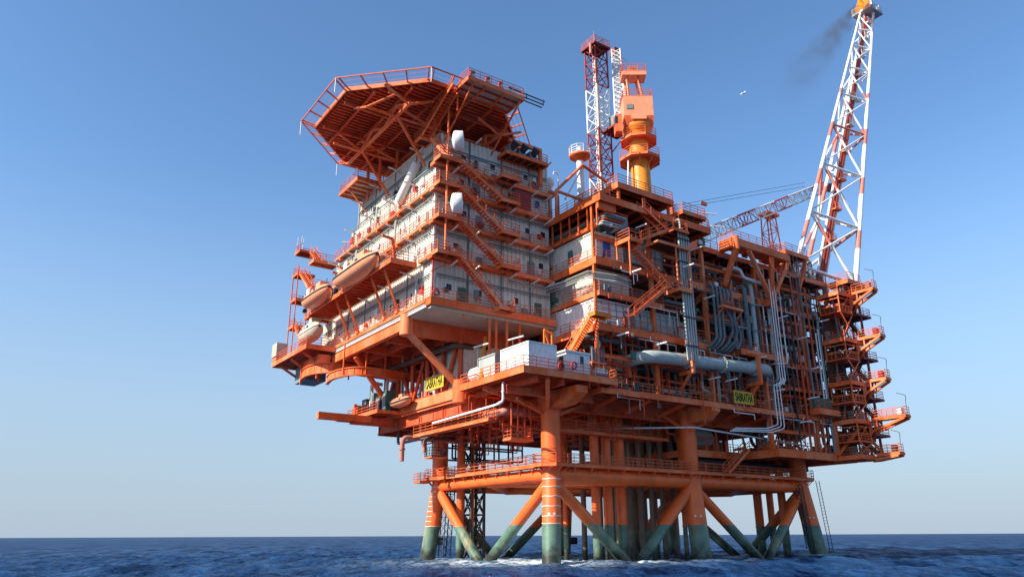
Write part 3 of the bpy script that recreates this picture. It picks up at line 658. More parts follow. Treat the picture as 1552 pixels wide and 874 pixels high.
# cable trays, conduits and hose boxes on the walls
for i in range(5):
    z = LV[i]+3.2 if i != 4 else LV[i]+2.5
    m = MB(); m.box(-11.8, 4.72, z, 4.1, 4.86, z+.12); m.box(-11.8, 4.74, z-.3, 4.1, 4.82, z-.24); m.build('cable_tray', 'mgrey', lq)
    m = MB(); m.box(XL[i]-.3, 5.4, z, XL[i]-.18, YB[i]-.4, z+.12); m.box(XL[i]-.26, 5.4, z-.3, XL[i]-.2, YB[i]-.4, z-.24); m.build('cable_tray', 'mgrey', lq)
bx = 0
names = ['white', 'red', 'grey', 'green', 'blue']
for i in range(5):
    for j in range(7):
        x = -11.2+j*2.2+R.uniform(-.6, .6); z = LV[i]+R.uniform(.3, 1.6); w, h = R.uniform(.3, .8), R.uniform(.4, 1.1); mt = R.choice(['white', 'red', 'mgrey', 'mgrey', 'green', 'blue', 'dark'])
        MB().box(x, 4.6, z, x+w, 4.85, z+h).build('wall_box', mt, lq)
    for j in range(8):
        y = 6.5+j*3.2+R.uniform(-1, 1)
        if y > YB[i]-1: continue
        z = LV[i]+R.uniform(.3, 1.8); mt = R.choice(['white', 'red', 'mgrey', 'white', 'white', 'dark'])
        MB().box(XL[i]-.42, y, z, XL[i]-.16, y+R.uniform(.3, .9), z+R.uniform(.4, 1.1)).build('wall_box', mt, lq)
for i, (x, y) in enumerate(((-12.25, 8.0), (-12.3, 14.2), (-12.3, 20.2), (-11.7, 11.6), (-12.2, 26.5))):
    z0 = LV[[0, 2, 3, 4, 2][i]]+.2
    MB().path([(x+.2, y, z0+3.2), (x-.25, y, z0+3.2), (x-.25, y, z0)], .14, 8).build('down_pipe', 'pale', lq)
# small satellite bowl on side wall
# landings for the front stairs
names5 = ['first', 'second', 'third', 'fourth', 'fifth']
for i in (1, 2, 3, 4):
    z = LV[i]
    deck(lq, -13.0, -9.9, 2.3, 3.85, z, .1, .35, 1.2, .2, 'y', rail=[[(-13, 3.8), (-12.95, 2.4), (-10.4, 2.4)]])
    deck(lq, -4.5, -1.8, 2.4, 3.85, z-.001, .1, .35, 1.2, .2, 'y', rail=[[(-4.4, 2.45), (-1.9, 2.45), (-1.9, 3.8)]])
    MB().bar((-10.2, 3.7, z-.4), (-12.9, 3.8, z-2.2), .12).build('landing_brace', 'orange', lq)
deck(lq, -4.7, -2.6, 2.4, 3.85, 27.6, .1, .4, 1.2, .2, 'y', rail=[[(-2.7, 2.45), (-2.7, 3.8)]])
lbs = ['lowest front flight on the living quarters, down to the base walkway', 'second front flight up on the living quarters, below the lower white radome', 'third front flight up on the living quarters, starting beside the lower white radome', 'topmost front flight on the living quarters, below the upper white radome']
for i in range(4):
    stair('steep orange '+lbs[i], (-10.2, 2.95, LV[i+1]), (-4.3, 2.95, LV[i]), (0, 1), .95)
m = MB().tube((-11.9, 2.6, 32.5), (-11.9, 2.6, 51.5), .13, n=8); 
m.build('mast_pole', 'orange', lq)
MB().tube((-12.4, 4.4, 27.6), (-12.4, 4.4, 32.4), .1, n=8).build('fire_hose_pole', 'red', lq)
# bracket frame and ventilation engines at the right end of the roof
rf = thing('roof_gantry', 'orange portal frame on the quarters roof above grey exhaust hoods', 'gantry', (0, 4.5, 47))
m = MB(); m.bar((-2.2, 4.3, 50.3), (2.9, 4.3, 50.3), .45); m.build('top_beam', 'orange', rf)
MB().bar((2.7, 4.3, 45.2), (2.7, 4.3, 50.2), .42).build('post', 'orange', rf)
MB().bar((2.7, 4.3, 50.3), (2.7, 9, 50.3), .35).build('top_beam', 'orange', rf); MB().bar((2.7, 9, 47.8), (2.7, 9, 50.3), .35).build('post', 'orange', rf)
MB().bar((-2, 4.3, 50.2), (1.0, 4.3, 48), .22).build('brace', 'orange', rf); MB().bar((2.6, 4.3, 49.4), (1.2, 4.3, 48), .18).build('brace', 'orange', rf)
deck(rf, -3.5, 3.0, 2.9, 5.0, 47.9, .1, .4, 1, .2, 'y', rail=[[(1.4, 3), (2.9, 3), (2.9, 4.9)]])
for i, x in enumerate((-2.3, -.8, .9)):
    e = thing('exhaust_hood', ['left', 'middle', 'right'][i]+' one of three dark grey exhaust hoods under the roof portal frame', 'exhaust hood', (x, 3.8, 48), 'exhaust hoods')
    MB().box(x-.5, 3.3, 48, x+.5, 4.4, 49.1).build('body', 'mgrey', e)
    m = MB(); m.tube((x, 3.5, 48.6), (x+.2, 2.7, 49.3), .35, .55, n=12); m.build('bell_mouth', 'dark', e)
# radomes
def radome(z, lb):
    o = thing('radome', lb, 'radome', (-10.9, 2.1, z)); c = V((-10.95, 1.9, z)); ax = V((.86, -.51, .05)).normalized()
    MB().rings([(.02, -.75), (.7, -.62), (1.05, -.5), (1.16, -.35), (1.16, .55), (1.1, .62), (.02, .72)], c, ax, 28, False).build('drum', 'white', o)
    MB().tube(c-ax*.7, (-11.9, 2.6, z), .12, n=8).build('mount_arm', 'grey', o)
radome(46.3, 'white drum shaped radome under the helideck, upper of two on the corner mast')
radome(38.4, 'white drum shaped radome beside the front stairs, lower of two on the corner mast')
# upper left oblong white duct on side wall
MB().path([(-12.3, 9.5, 46.4), (-12.5, 11, 44.6), (-12.6, 13.5, 42.6)], .55, 10, 1.2).build('wall_duct', 'white', lq)
# roof top rail and outer left gantry
MB().rail([(-11.5, 5.2, 48.75), (-11.5, 28.9, 48.75), (-2, 28.9, 48.75)]).build('roof_railing', 'rail', lq)

ob = thing('outboard_platform', 'small railed orange platform sticking out under the far edge of the helideck', 'platform', (-13, 25, 48))
deck(ob, -15.0, -11.4, 21.6, 28.0, 48.9, .1, .5, 1.2, .3, 'x', rail=[[(-11.6, 21.7), (-14.9, 21.7), (-14.9, 27.9), (-11.6, 27.9)]], sof='under')
MB().bar((-14.8, 25, 48.5), (-12, 25, 45.6), .16).build('brace', 'orange', ob)
# ---------------------------------------------------------------- left end platforms and stair tower
lpf = thing('muster_platform', 'big flat orange muster platform jutting out at the far left end', 'platform', (-15, 38, 26.8))
deck(lpf, -17, -12.9, 30.6, 45.2, 27.3, .12, .55, 1.3, .25, 'y', plate='orange2', rail=[[(-12.95, 30.7), (-16.9, 30.7), (-16.9, 45.1), (-13, 45.1)]], gm='orange')
for y in (33, 38, 43): MB().bar((-16.5, y, 26.7), (-12.6, y, 24.6), .3).build('raker', 'orange', lpf)
MB().box(-14, 38.5, 24.2, -11, 43, 26.5).build('storage_hull', 'mgrey', lpf)
st = thing('stair_tower', 'open orange stair tower climbing the far left end of the living quarters', 'stair tower', (-14, 40, 27.4))
zs = [27.4, 32.6, 36.8, 40.9, 44.6]
for i, z in enumerate(zs[1:]):
    deck(st, -15.6, -12.9, 41.2, 43.6, z, .1, .35, 1, .2, 'x', rail=[[(-12.95, 43.5), (-15.5, 43.5), (-15.5, 41.3)]])
    if i < 3: deck(st, -15.6, -11.9, 34.6, 36.6, z, .1, .35, 1, .2, 'x', rail=[[(-12, 34.7), (-15.5, 34.7), (-15.5, 36.5)]])
for x, y in ((-15.5, 43.5), (-13, 43.5), (-15.5, 41.3)): MB().bar((x, y, 27.3), (x, y, 41.2), .12).build('post', 'orange', st)
for i in range(4):
    xx = -14.9 if i % 2 == 0 else -13.6
    stair('', (xx, 41.4, zs[i+1]), (xx, 36.3, zs[i] if i else 27.4), (1, 0), .9, par=st)
aw = thing('weather_mast', 'thin white antenna frame on top of the far left stair tower', 'antenna', (-15.3, 43, 44.6))
m = MB()
for x, y in ((-15.5, 43.4), (-15.2, 42.4), (-14.6, 43.4)): m.tube((x, y, 44.6), (x+.2, y, 47.3), .04, n=6)
m.bar((-15.5, 43.4, 46.6), (-14.4, 43.4, 46.6), .04); m.bar((-15.2, 42.4, 46.9), (-14.4, 43.4, 46.9), .04); m.build('frame', 'white', aw)
o = thing('storage_box', 'pale grey ribbed box standing at the outer left edge of the muster platform', 'box', (-16.4, 45.6, 27.4))
m = MB(); m.box(-17.0, 43.4, 28.2, -15.4, 45.4, 30.2); m.corr((-17.02, 43.4), (-17.02, 45.4), 28.2, 30.2, .3, .05, (-1, 0)); m.build('body', 'tan', o); MB().box(-16.9, 43.6, 27.4, -15.5, 45.2, 28.1).build('stand', 'orange', o)
# ---------------------------------------------------------------- lifeboats
ls = thing('lifeboat_station', 'orange overhanging lifeboat platform on raking props along the left side', 'lifeboat platform', (-14.5, 19, 28))
deck(ls, -16.2, -12.9, 7.3, 33.5, 32.45, .12, .5, 1.1, .35, 'x', plate='orange2', rail=[[(-12.95, 7.4), (-16.1, 7.4), (-16.1, 8.6)]])
for y in (12, 15.5, 23.4, 26.4): 
    MB().bar((-15.6, y-1.8, 32.1), (-12.75, y, 27.9), .22).build('raking_prop', 'orange', ls)
    MB().box(-13.0, y-.3, 27.65, -12.5, y+.3, 28.0).build('prop_foot', 'orange', ls)
for y in (8.3, 20.9, 23.2, 31.8):
    m = MB(); m.bar((-15.2, y, 32.5), (-15.6, y, 35.2), .28); m.bar((-15.6, y, 35.2), (-16.9, y, 35.3), .24); m.build('davit', 'orange', ls)
def lifeboat(cx, cy, cz, L, Wd, H, lb, mat='peach', sc_=1):
    o = thing('lifeboat', lb, 'lifeboat', (cx, cy, cz)); n = 22; secs = []
    for i in range(15):
        u = -1+2*i/14; f = (1-abs(u)**3.2); f = max(f, .02)**.7; y = cy+u*L/2; lift = .28*H*abs(u)**3
        ring = []
        for j in range(n):
            a = 2*math.pi*j/n; ca, sa = math.cos(a), math.sin(a)
            ex = abs(ca)**.5*(1 if ca > 0 else -1)*Wd/2*f
            zz = (abs(sa)**.6*(1 if sa > 0 else -1)); hz = zz*H*(.55 if zz > 0 else .45)
            if zz > 0: ex *= (1-.30*zz); hz *= (.55+.45*f)
            else: ex *= (1-.45*zz*zz); hz *= f**.5
            ring.append((cx+ex, y, cz+H*.45+hz+lift*(zz < .2)))
        secs.append(ring)
    vs = [p for r in secs for p in r]; m = MB()
    fs = [(i*n+j, (i+1)*n+j, (i+1)*n+(j+1) % n, i*n+(j+1) % n) for i in range(14) for j in range(n)]
    m.add(vs, fs, True); m.add(vs, [tuple(range(n)), tuple(range(14*n, 15*n))]); m.build('hull', mat, o)
    if L > 8:
        for k in (-.36, .36): MB().tube((cx, cy+L*k, cz+H*.8), (cx+.1, cy+L*k, cz+H*1.35), .05, n=6).build('fall_wire', 'dark', o)
        MB().box(cx-Wd*.47, cy-.5, cz+H*.55, cx-Wd*.40, cy+.5, cz+H*.95).build('hatch', 'white', o)
    b = MB()
    for i in range(14):
        for s in (0, n//2):
            b.bar(secs[i][s], secs[i+1][s], .14, .12)
    b.build('rubbing_strake', 'dark' if mat == 'peach' else 'white', o)
    c = MB(); c.box(cx-.6, cy-L*.30, cz+H*.93, cx+.6, cy-L*.12, cz+H*1.18); c.build('coxswain_cupola', mat, o)
    w = MB()
    for k in (-.3, -.1, .1, .3): w.box(cx-Wd*.43, cy+k*L*.8, cz+H*.62, cx-Wd*.37, cy+k*L*.8+.5, cz+H*.75)
    w.build('porthole', 'glass', o); p = MB(); p.tube((cx, cy+L*.5, cz+.35), (cx, cy+L*.46, cz+.35), .3, n=10); p.build('propeller_guard', 'dark', o)
    return o
lifeboat(-16.9, 15.6, 31.9, 12.4, 2.7, 2.35, 'large enclosed orange lifeboat hanging nearest the corner of the quarters')
lifeboat(-16.9, 28.4, 32.1, 9.0, 2.6, 2.2, 'smaller enclosed orange lifeboat hanging further left along the side')
lifeboat(-15.2, 34.6, 28.6, 6.8, 2.4, 2.6, 'grey covered rescue boat stowed on the muster platform', 'under')
lifeboat(-7.3, 21.4, 18.5, 5.2, 1.7, 1.2, 'small orange rescue boat hung outside the lower left deck edge', 'peach')
# ---------------------------------------------------------------- helideck
hd = thing('helideck', 'octagonal orange helideck with lattice supports and a surrounding safety net', 'helideck', (-10.5, 12.8, 48))
hc = V((-10.5, 12.8)); rr_ = 5/math.sin(rad(22.5))
def oct_(r, z): return [V((hc.x+r*math.cos(rad(22.5+45*i)), hc.y+r*math.sin(rad(22.5+45*i)), z)) for i in range(8)]
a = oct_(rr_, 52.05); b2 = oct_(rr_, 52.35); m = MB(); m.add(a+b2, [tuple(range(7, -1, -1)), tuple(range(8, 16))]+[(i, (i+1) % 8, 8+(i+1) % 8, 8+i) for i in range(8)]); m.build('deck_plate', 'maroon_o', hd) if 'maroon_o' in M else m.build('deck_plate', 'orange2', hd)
e = MB(); 
for i in range(8): e.bar(a[i]+V((0, 0, .02)), a[(i+1) % 8]+V((0, 0, .02)), .16, .5)
e.build('edge_beam', 'orange', hd)
def xr(y, ins=.3):
    d = abs(y-hc.y); h = 12.07-ins; 
    return h if d < 5 else h-(d-5)
j = MB()
for y in np.arange(hc.y-11.6, hc.y+11.7, .66):
    k = xr(y); j.box(hc.x-k, y-.09, 51.68, hc.x+k, y+.09, 52.0)
j.build('plank_rib', 'orange2', hd)
for x in (-20, -16.8, -13.5, -10, -6.8, -3.4, -.6):
    d = abs(x-hc.x); k = 11.7 if d < 5 else 11.7-(d-5); MB().box(x-.1, hc.y-k, 51.35, x+.1, hc.y+k, 51.7).build('deck_girder', 'orange2', hd)
for y in (4.5, 9.5, 16, 21.5):
    k = xr(y, .5); MB().box(hc.x-k, y-.11, 51.2, hc.x+k, y+.11, 51.68).build('deck_girder', 'orange2', hd)
zc = 49.6
def ht(p, q, r=.15, nm='support_strut'): MB().tube(p, q, r, n=12).build(nm, 'orange', hd)
ht((-16.9, 2.6, zc), (-16.9, 20.5, zc), .22, 'lower_chord'); ht((-4.5, 2.6, zc), (-4.5, 20.5, zc), .22, 'lower_chord')
for y in (6.2, 16.2): ht((-20.6, y, zc), (-3, y, zc), .15, 'lower_chord')
for y in (3, 16.2):
    for x in (-16.9, -4.5):
        ht((x, y, zc), (x-3.1, y, 51.1), .16); ht((x, y, zc), (x+3.2, y, 51.1), .16)
for x in (-16.9, -4.5):
    for y0, y1 in ((3, 6.2), (9.5, 6.2), (9.5, 13), (16.2, 13), (16.2, 19), (20.5, 23)): ht((x, y0, zc), (x, y1, 51.1), .17)
ht((-20.6, 6.2, zc), (-20.8, 9.6, 51.1)); ht((-20.6, 6.2, zc), (-18, 4, 51.1))
for y in (6.2, 16.2): 
    ht((-16.7, y, zc), (-12.1, y+1.5, 45.2), .2); ht((-11.8, y, 48.7), (-11.8, y, 51), .2); ht((-4.5, y, 48.7), (-4.5, y, 51), .2); ht((-11.8, y, zc), (-16.9, y, 51.1), .2)
    ht((0.8, y, 47.7), (-.8, y, 51), .2)
for y in (22, 26): ht((-11.5, y, 47.8), (-13, y-3, 51.2), .2)
o1 = oct_(rr_+1.75, 52.62); nt_ = MB(); 
for i in range(8):
    p0, p1 = a[i], a[(i+1) % 8]; q0, q1 = o1[i], o1[(i+1) % 8]
    for k in range(5):
        u = (k+.1)/4.2 if k else .03
        p, q = p0.lerp(p1, u), q0.lerp(q1, u); nt_.bar(p, q, .12, .16)
    nt_.bar(q0, q1, .12)
nt_.build('net_outrigger', 'rail', hd)
for i in range(8): MB().tube(o1[i], o1[i]+V((0, 0, -1.9)), .05, n=6).build('net_stanchion', 'white', hd)
nn = MB()
for i in range(8):
    for f in (.35, .7):
        nn.bar(a[i].lerp(o1[i], f), a[(i+1) % 8].lerp(o1[(i+1) % 8], f), .025)
nn.build('net_wire', 'rail', hd)
hp = thing('fire_monitor_platform', 'railed access platform at the front edge of the helideck holding foam monitors', 'platform', (-8, -.5, 51.5))
deck(hp, -12.4, -4.6, -2.6, 1.1, 52.0, .1, .45, 1.2, .3, 'x', rail=[[(-12.3, -.6), (-12.3, -2.5), (-4.7, -2.5), (-4.7, 1)]], sof='under')
for x in (-9.8, -7.2): MB().box(x, -2.45, 51.6, x+.15, 1.0, 51.88).build('cross_beam', 'orange', hp)
for x in (-11.5, -5): MB().bar((x, -2.3, 51.6), (x+.3, 4.6, 47.5), .18).build('raker', 'orange', hp)
for i, x in enumerate((-11.5, -9.4, -7.6)):
    f = thing('foam_monitor', ['left', 'middle', 'right'][i]+' foam monitor standing on the helideck access platform', 'foam monitor', (x, -1.6, 52), 'foam monitors')
    MB().tube((x, -1.6, 52), (x, -1.6, 53.4), .16, n=10).build('pedestal', 'red', f); MB().tube((x-.1, -1.6, 53.4), (x+.9, -.8, 54.1), .14, .2, n=10).build('barrel', 'dark', f); MB().box(x-.35, -2.0, 52.05, x+.35, -1.2, 52.7).build('valve_box', 'pink', f)
m = MB()
for i in range(3): m.tube((-6.6, -2.1+i*.3, 52.9-i*.25), (-1.2, -2.0+i*.3, 52.9-i*.25), .08, n=6)
for x in (-6.3, -4, -1.5): m.bar((x, -2.1, 52.2), (x, -2.1, 53), .08)
tag(m.build('gangway_rail', 'dark'), 'dark folded gangway rails to the right of the foam monitors', 'gangway')
hst = stair('long orange stair rising from the quarters corner to the helideck edge', (-12.6, -.4, 51.9), (-13.4, 5.2, 47.6), (1, 0), 1.1)
deck(hst, -14.1, -12.4, 5.3, 7.0, 47.55, .1, .35, 1, .2, 'x', rail=[[(-14.05, 5.4), (-14.05, 6.9), (-12.5, 6.9)]])
stair('short orange flight from the helideck stair landing down to the topmost front walkway', (-12.5, 5.2, 47.5), (-11.4, 2.9, 44.3), (1, .4), .9)
m = MB().bar((-12.2, 2.0, 47), (-12.2, 2.0, 51.8), .16); m.bar((-12.0, 0.4, 49.2), (-12.0, .4, 51.8), .14); m.build('stair_post', 'orange', hst)
# ---------------------------------------------------------------- deck cargo
def container(x0, y0, x1, y1, z0, z1, lb, mat='white', ribs=None, name='container', cat='container'):
    o = thing(name, lb, cat, ((x0+x1)/2, (y0+y1)/2, z0)); MB().box(x0, y0, z0, x1, y1, z1).build('body', mat, o)
    if ribs:
        m = MB(); m.corr((x0, y0-.03), (x1, y0-.03), z0+.1, z1-.1, ribs, .05, (0, -1)); m.corr((x0-.03, y0), (x0-.03, y1), z0+.1, z1-.1, ribs, .05, (-1, 0)); m.build('ribbed_side', mat, o)
    f = MB(); w = .14
    for x in (x0, x1):
        for y in (y0, y1): f.box(x-w/2, y-w/2, z0, x+w/2, y+w/2, z1+.03)
    for z in (z0+.05, z1):
        f.bar((x0, y0-.03, z), (x1, y0-.03, z), w); f.bar((x0-.03, y0, z), (x0-.03, y1, z), w); f.bar((x0, y1, z), (x1, y1, z), w); f.bar((x1, y0, z), (x1, y1, z), w)
    f.build('corner_frame', mat, o); return o
c = container(-6.0, -4.7, -2.5, .3, 19.1, 21.75, 'big plain white container at the front corner of the laydown deck')
MB().path([(-3.6, -1, 21.8), (-3.6, -1, 22.3), (-2.9, -1.6, 22.3), (-2.9, -1.6, 21.8)], .12, 8, .2).build('lifting_pipe', 'white', c)
cb = container(-1.2, -4.8, 1.9, -1.6, 19.1, 21.3, 'small white ribbed cabin with dark windows to the right of the big white container', ribs=.35, name='cabin', cat='cabin')
MB().box(-1.45, -5.0, 21.3, 2.15, -1.4, 21.48).build('roof', 'white', cb)
for x, w, h in ((.6, .45, .8),): MB().box(x, -4.92, 20.2, x+w, -4.84, 20.2+h).build('window', 'glass', cb)
MB().box(-1.32, -3.2, 19.9, -1.24, -2.75, 20.7).build('window', 'glass', cb); MB().box(-1.32, -4.3, 19.3, -1.24, -3.75, 20.9).build('door', 'glass', cb)
container(-6.2, 1.2, -4.4, 4.6, 19.1, 21.6, 'weathered pale box with green patches left of the big white container', 'pale')
container(-5.2, 9.2, -2.4, 16.6, 19.2, 24.2, 'tall cream ribbed shelter behind the truss posts by the left sign', 'tan', .4, 'shelter', 'shelter')
container(-2.2, 7.8, 2.8, 14, 19.2, 24.0, 'cream ribbed shelter in the shade beneath the living quarters', 'tan', .4, 'shelter', 'shelter')
t_ = thing('storage_tank', 'rounded white tank behind the railing at the left end of the laydown deck', 'tank', (-5.9, 5.6, 19.1))
MB().rings([(.02, -1.3), (.6, -1.15), (.85, -.8), (.85, .8), (.6, 1.15), (.02, 1.3)], (-5.7, 5.4, 20.1), (0, 1, 0), 20, False).build('shell', 'white', t_); MB().box(-6.2, 4.7, 19.1, -5.3, 6.1, 19.4).build('saddle', 'orange', t_)
rf_ = thing('life_raft', 'white ribbed life raft canister at the right end of the laydown deck', 'life raft', (3.6, -4.6, 19.1))
m = MB(); m.tube((2.8, -4.7, 19.65), (4.3, -4.7, 19.65), .38, n=16)
for k in range(4): m.tube((3.0+k*.36, -4.7, 19.65), (3.1+k*.36, -4.7, 19.65), .42, n=16)
m.build('canister', 'white', rf_); MB().box(2.9, -4.9, 19.1, 4.2, -4.5, 19.3).build('cradle', 'blue', rf_)
rk = thing('gas_bottle_rack', 'rack of slim grey bottles right of the white cabin', 'bottle rack', (4.5, -2, 19.1))
m = MB()
for i in range(6): m.tube((3.6+i*.33, -3.4, 21.2), (3.6+i*.33, -3.4, 22.6), .11, n=8)
m.build('bottle', 'grey', rk); MB().box(3.4, -3.6, 20.9, 5.4, -3.2, 21.1).build('shelf', 'orange', rk); MB().bar((3.5, -3.4, 19.1), (3.5, -3.4, 21), .1).build('post', 'orange', rk); MB().bar((5.3, -3.4, 19.1), (5.3, -3.4, 21), .1).build('post', 'orange', rk)
for i, (x, y, z, dx) in enumerate(((-.6, -5.3, 19.8, 0), (-2.3, -5.3, 19.5, 0), (-12.2, 3.82, 28.2, 0), (1.3, 3.82, 44.9, 0), (8.4, -4.05, 27.1, 0), (-9.6, 3.82, 37.6, 0))):
    m = MB(); c = V((x, y, z)); P = [c+V((math.cos(a*math.pi/8)*.36, 0, math.sin(a*math.pi/8)*.36)) for a in range(17)]
    m.path(P, .09, 6); tag(m.build('lifebuoy', 'red'), ['red lifebuoy on the rail in front of the white cabin', 'red lifebuoy on the rail between white container and cabin', 'red lifebuoy on the lowest quarters walkway at the corner', 'red lifebuoy on the top front walkway of the quarters', 'red lifebuoy in front of the white enclosure above the yellow stair', 'red lifebuoy beside the lower radome walkway'][i], 'lifebuoy')
# yellow stair from laydown deck up to process deck
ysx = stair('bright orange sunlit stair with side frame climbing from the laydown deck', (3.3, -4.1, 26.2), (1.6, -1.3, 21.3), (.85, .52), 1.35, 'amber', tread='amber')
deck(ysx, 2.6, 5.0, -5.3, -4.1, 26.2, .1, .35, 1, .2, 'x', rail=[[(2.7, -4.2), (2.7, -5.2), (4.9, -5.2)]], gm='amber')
fr = MB()
for p in ((-1.4, -1.3), (.2, -.6), (.9, -2.2)): fr.bar((p[0], p[1], 19.1), (p[0], p[1], 24.4 if p[0] < .5 else 22.3), .14)
fr.bar((-1.4, -1.3, 24.4), (.2, -.6, 24.4), .2); fr.bar((-1.4, -1.3, 24.3), (.2, -.6, 21.9), .12); fr.bar((-1.4, -1.3, 21.8), (.2, -.6, 21.8), .12); fr.bar((.2, -.6, 21.6), (2.4, -2, 21.6), .14); fr.bar((-1.4, -1.3, 22.8), (.2, -.6, 22.8), .08); fr.build('side_frame', 'amber', ysx)
# ---------------------------------------------------------------- right hand zigzag stair
zt_ = stair('tall orange zigzag stair folding down the front of the process module', (10.8, -5.0, 40.8), (14.9, -5.0, 38.6), (0, 1), 1.0)
stair('', (14.6, -6.1, 38.5), (9.2, -6.1, 35.8), (0, 1), 1.0, par=zt_)
stair('', (8.6, -5.0, 35.5), (15.0, -5.0, 31.0), (0, 1), 1.0, par=zt_)
stair('', (13.4, -6.1, 30.9), (7.3, -6.1, 26.2), (0, 1), 1.0, par=zt_)
deck(zt_, 14.7, 17.3, -6.7, -4.2, 38.55, .1, .3, 1, .2, 'x', rail=[[(14.8, -6.6), (17.2, -6.6), (17.2, -4.3)]])
deck(zt_, 7.1, 9.2, -6.7, -4.2, 35.6, .1, .4, 1, .2, 'x', rail=[[(9, -6.6), (7.2, -6.6), (7.2, -4.3)]])
deck(zt_, 14.8, 17.2, -6.7, -4.2, 30.95, .1, .45, 1, .2, 'x', rail=[[(13.6, -6.6), (17.1, -6.6), (17.1, -4.3)]])
deck(zt_, 11.8, 17.2, -6.7, -4.2, 36.3, .08, .3, 1.3, .2, 'x', mat='orange')
for p in ((14.9, -6.5, 30.5, 36.3), (17.1, -6.5, 30.5, 36.3), (17.1, -4.4, 30.5, 38.6), (7.2, -6.5, 31, 35.6), (7.3, -4.3, 33.5, 35.6)): MB().bar((p[0], p[1], p[2]), (p[0], p[1], p[3]), .16).build('post', 'orange', zt_)
stair('short orange stair linking the low right deck with the jacket walkway', (31.6, -.9, 13.4), (27.2, -.9, 10.3), (0, 1), .9)
# ---------------------------------------------------------------- enclosures on the process module (white cladding)
def enclosure(x0, x1, y0, y1, z0, z1, lb, mat='offwhite', pitch=.45, grid=False):
    o = thing('equipment_enclosure', lb, 'enclosure', ((x0+x1)/2, (y0+y1)/2, z0)); MB().box(x0+.1, y0+.1, z0, x1, y1, z1).build('core', mat, o)
    MB().corr((x0, y0), (x1, y0), z0, z1, pitch, .05, (0, -1)).build('front_panel', mat, o); MB().corr((x0, y0+.05), (x0, y1), z0, z1, pitch, .05, (-1, 0)).build('side_panel', mat, o)
    t = MB(); t.box(x0-.15, y0-.15, z1, x1+.1, y1+.1, z1+.14); t.build('roof', mat, o)
    if grid:
        g_ = MB()
        for z in np.arange(z0+.6, z1, .75): g_.bar((x0, y0-.09, z), (x1, y0-.09, z), .04)
        for x in np.arange(x0+.8, x1, 1.1): g_.bar((x, y0-.1, z0), (x, y0-.1, z1), .05)
        g_.build('grid_batten', 'mgrey', o)
    return o
e1 = enclosure(5.0, 9.6, -2.9, 6, 33.5, 36.9, 'white box with a blue patch on the third deck facing the living quarters', 'offwhite')
MB().box(6.2, -3.06, 34.2, 7.4, -2.98, 36.0).build('blue_panel', 'blue', e1); MB().box(4.82, 1.0, 34.3, 4.9, 1.8, 35.9).build('green_panel', 'green', e1)
enclosure(5.2, 10.5, -2.6, 6, 29.5, 32.4, 'grey panelled box on the second deck directly below the blue patched one', 'tan', .9)
enclosure(4.9, 10.2, -2.9, 7, 25.6, 28.6, 'cream curved corner room above the sunlit stair', 'white', 1.0, True)
enclosure(10.8, 17.6, -3.1, 4, 25.6, 28.3, 'long pale panelled wall with grid battens right of the zigzag stair foot', 'pale', .6, True)
enclosure(11.2, 16.5, -2.6, 4, 34.5, 37.6, 'pale cabinet wall behind the upper half of the zigzag stair', 'pale', .6, True)
enclosure(17.8, 21.8, -2.0, 5, 25.6, 28.2, 'brown timber toned wall right of the pale panelled one', 'tan', .6)
enclosure(10.5, 20, .5, 5, 29.6, 32.6, 'dim grey machinery house deep in the second deck behind the stair', 'mgrey', .6)
# cable tray nests at the inner corner
for i in range(5):
    z = 31.6+.22*(i % 3)-(i//3)*.35; y0 = 8-(i % 3)*.6
    pipe([(4.05-.14*(i//3), y0, z), (3.7-.14*i*.3, -3.2, z-.3), (6.5, -4.7-.1*(i % 3), z-1.0+.1*i), (9, -4.6, z-.9)], .045+.02*(i % 2), ['pale', 'grey', 'tan'][i % 3], 'pale cable pipe bending round the inner corner below the second deck', 'cable_pipe', 'pipe', 'cable pipes at the inner corner', fl=False)
for i in range(4):
    pipe([(-2+i*.2, 4.6+.2*i, 31.5+.2*i), (3.6, 4.6+.2*i, 31.5+.2*i), (3.7, 1, 31.3+.2*i)], .09, ['pale', 'grey', 'white', 'dark'][i], 'thin pale pipe under the second quarters walkway', 'cable_pipe', 'pipe', 'pipes under the second quarters walkway', fl=False)
# ---------------------------------------------------------------- big pipes
bp = pipe([(10.2, 3, 21.9), (10.2, -4.9, 22.3), (14, -4.9, 22.5), (32.6, -4.9, 23.3), (34.6, -2, 23.2), (34.6, 3, 23)], .74, 'pale', 'very thick pale horizontal pipe above the right hand sign', rb=2.4, n=22)
for x in (17, 29.4):
    s_ = thing('pipe_bracket', ['left', 'right'][x > 20]+' orange triangular bracket carrying the very thick pale pipe', 'bracket', (x, -4.9, 20.6))
    MB().box(x-.25, -5.9, 20.9, x+.25, -3.8, 21.3).bar((x, -5.8, 21), (x, -5.8, 24.6), .4).build('arm', 'orange', s_); MB().bar((x, -5.8, 24.6), (x, -3.9, 25.2), .35).build('brace', 'orange', s_); MB().bar((x, -5.6, 21.1), (x, -3.6, 19.2), .3).build('brace', 'orange', s_)
o = thing('pipe_bundle', 'bundle of five straight silver vertical pipes clamped down the module front', 'pipe bundle', (16.9, -6.1, 22.3))
for i in range(5):
    x = 16.0+i*.42; top = [39.0, 40.3, 38.6, 38.4, 38.2][i]
    MB().path([(x, -4.2, top), (x, -6.1, top), (x, -6.1, 22.3)], .13, 10, .4).build('pipe', 'pale', o)
for z in (24, 27.5, 31, 34.5, 37.5): MB().box(15.8, -6.3, z, 17.95, -5.85, z+.14).build('clamp', 'dark', o)
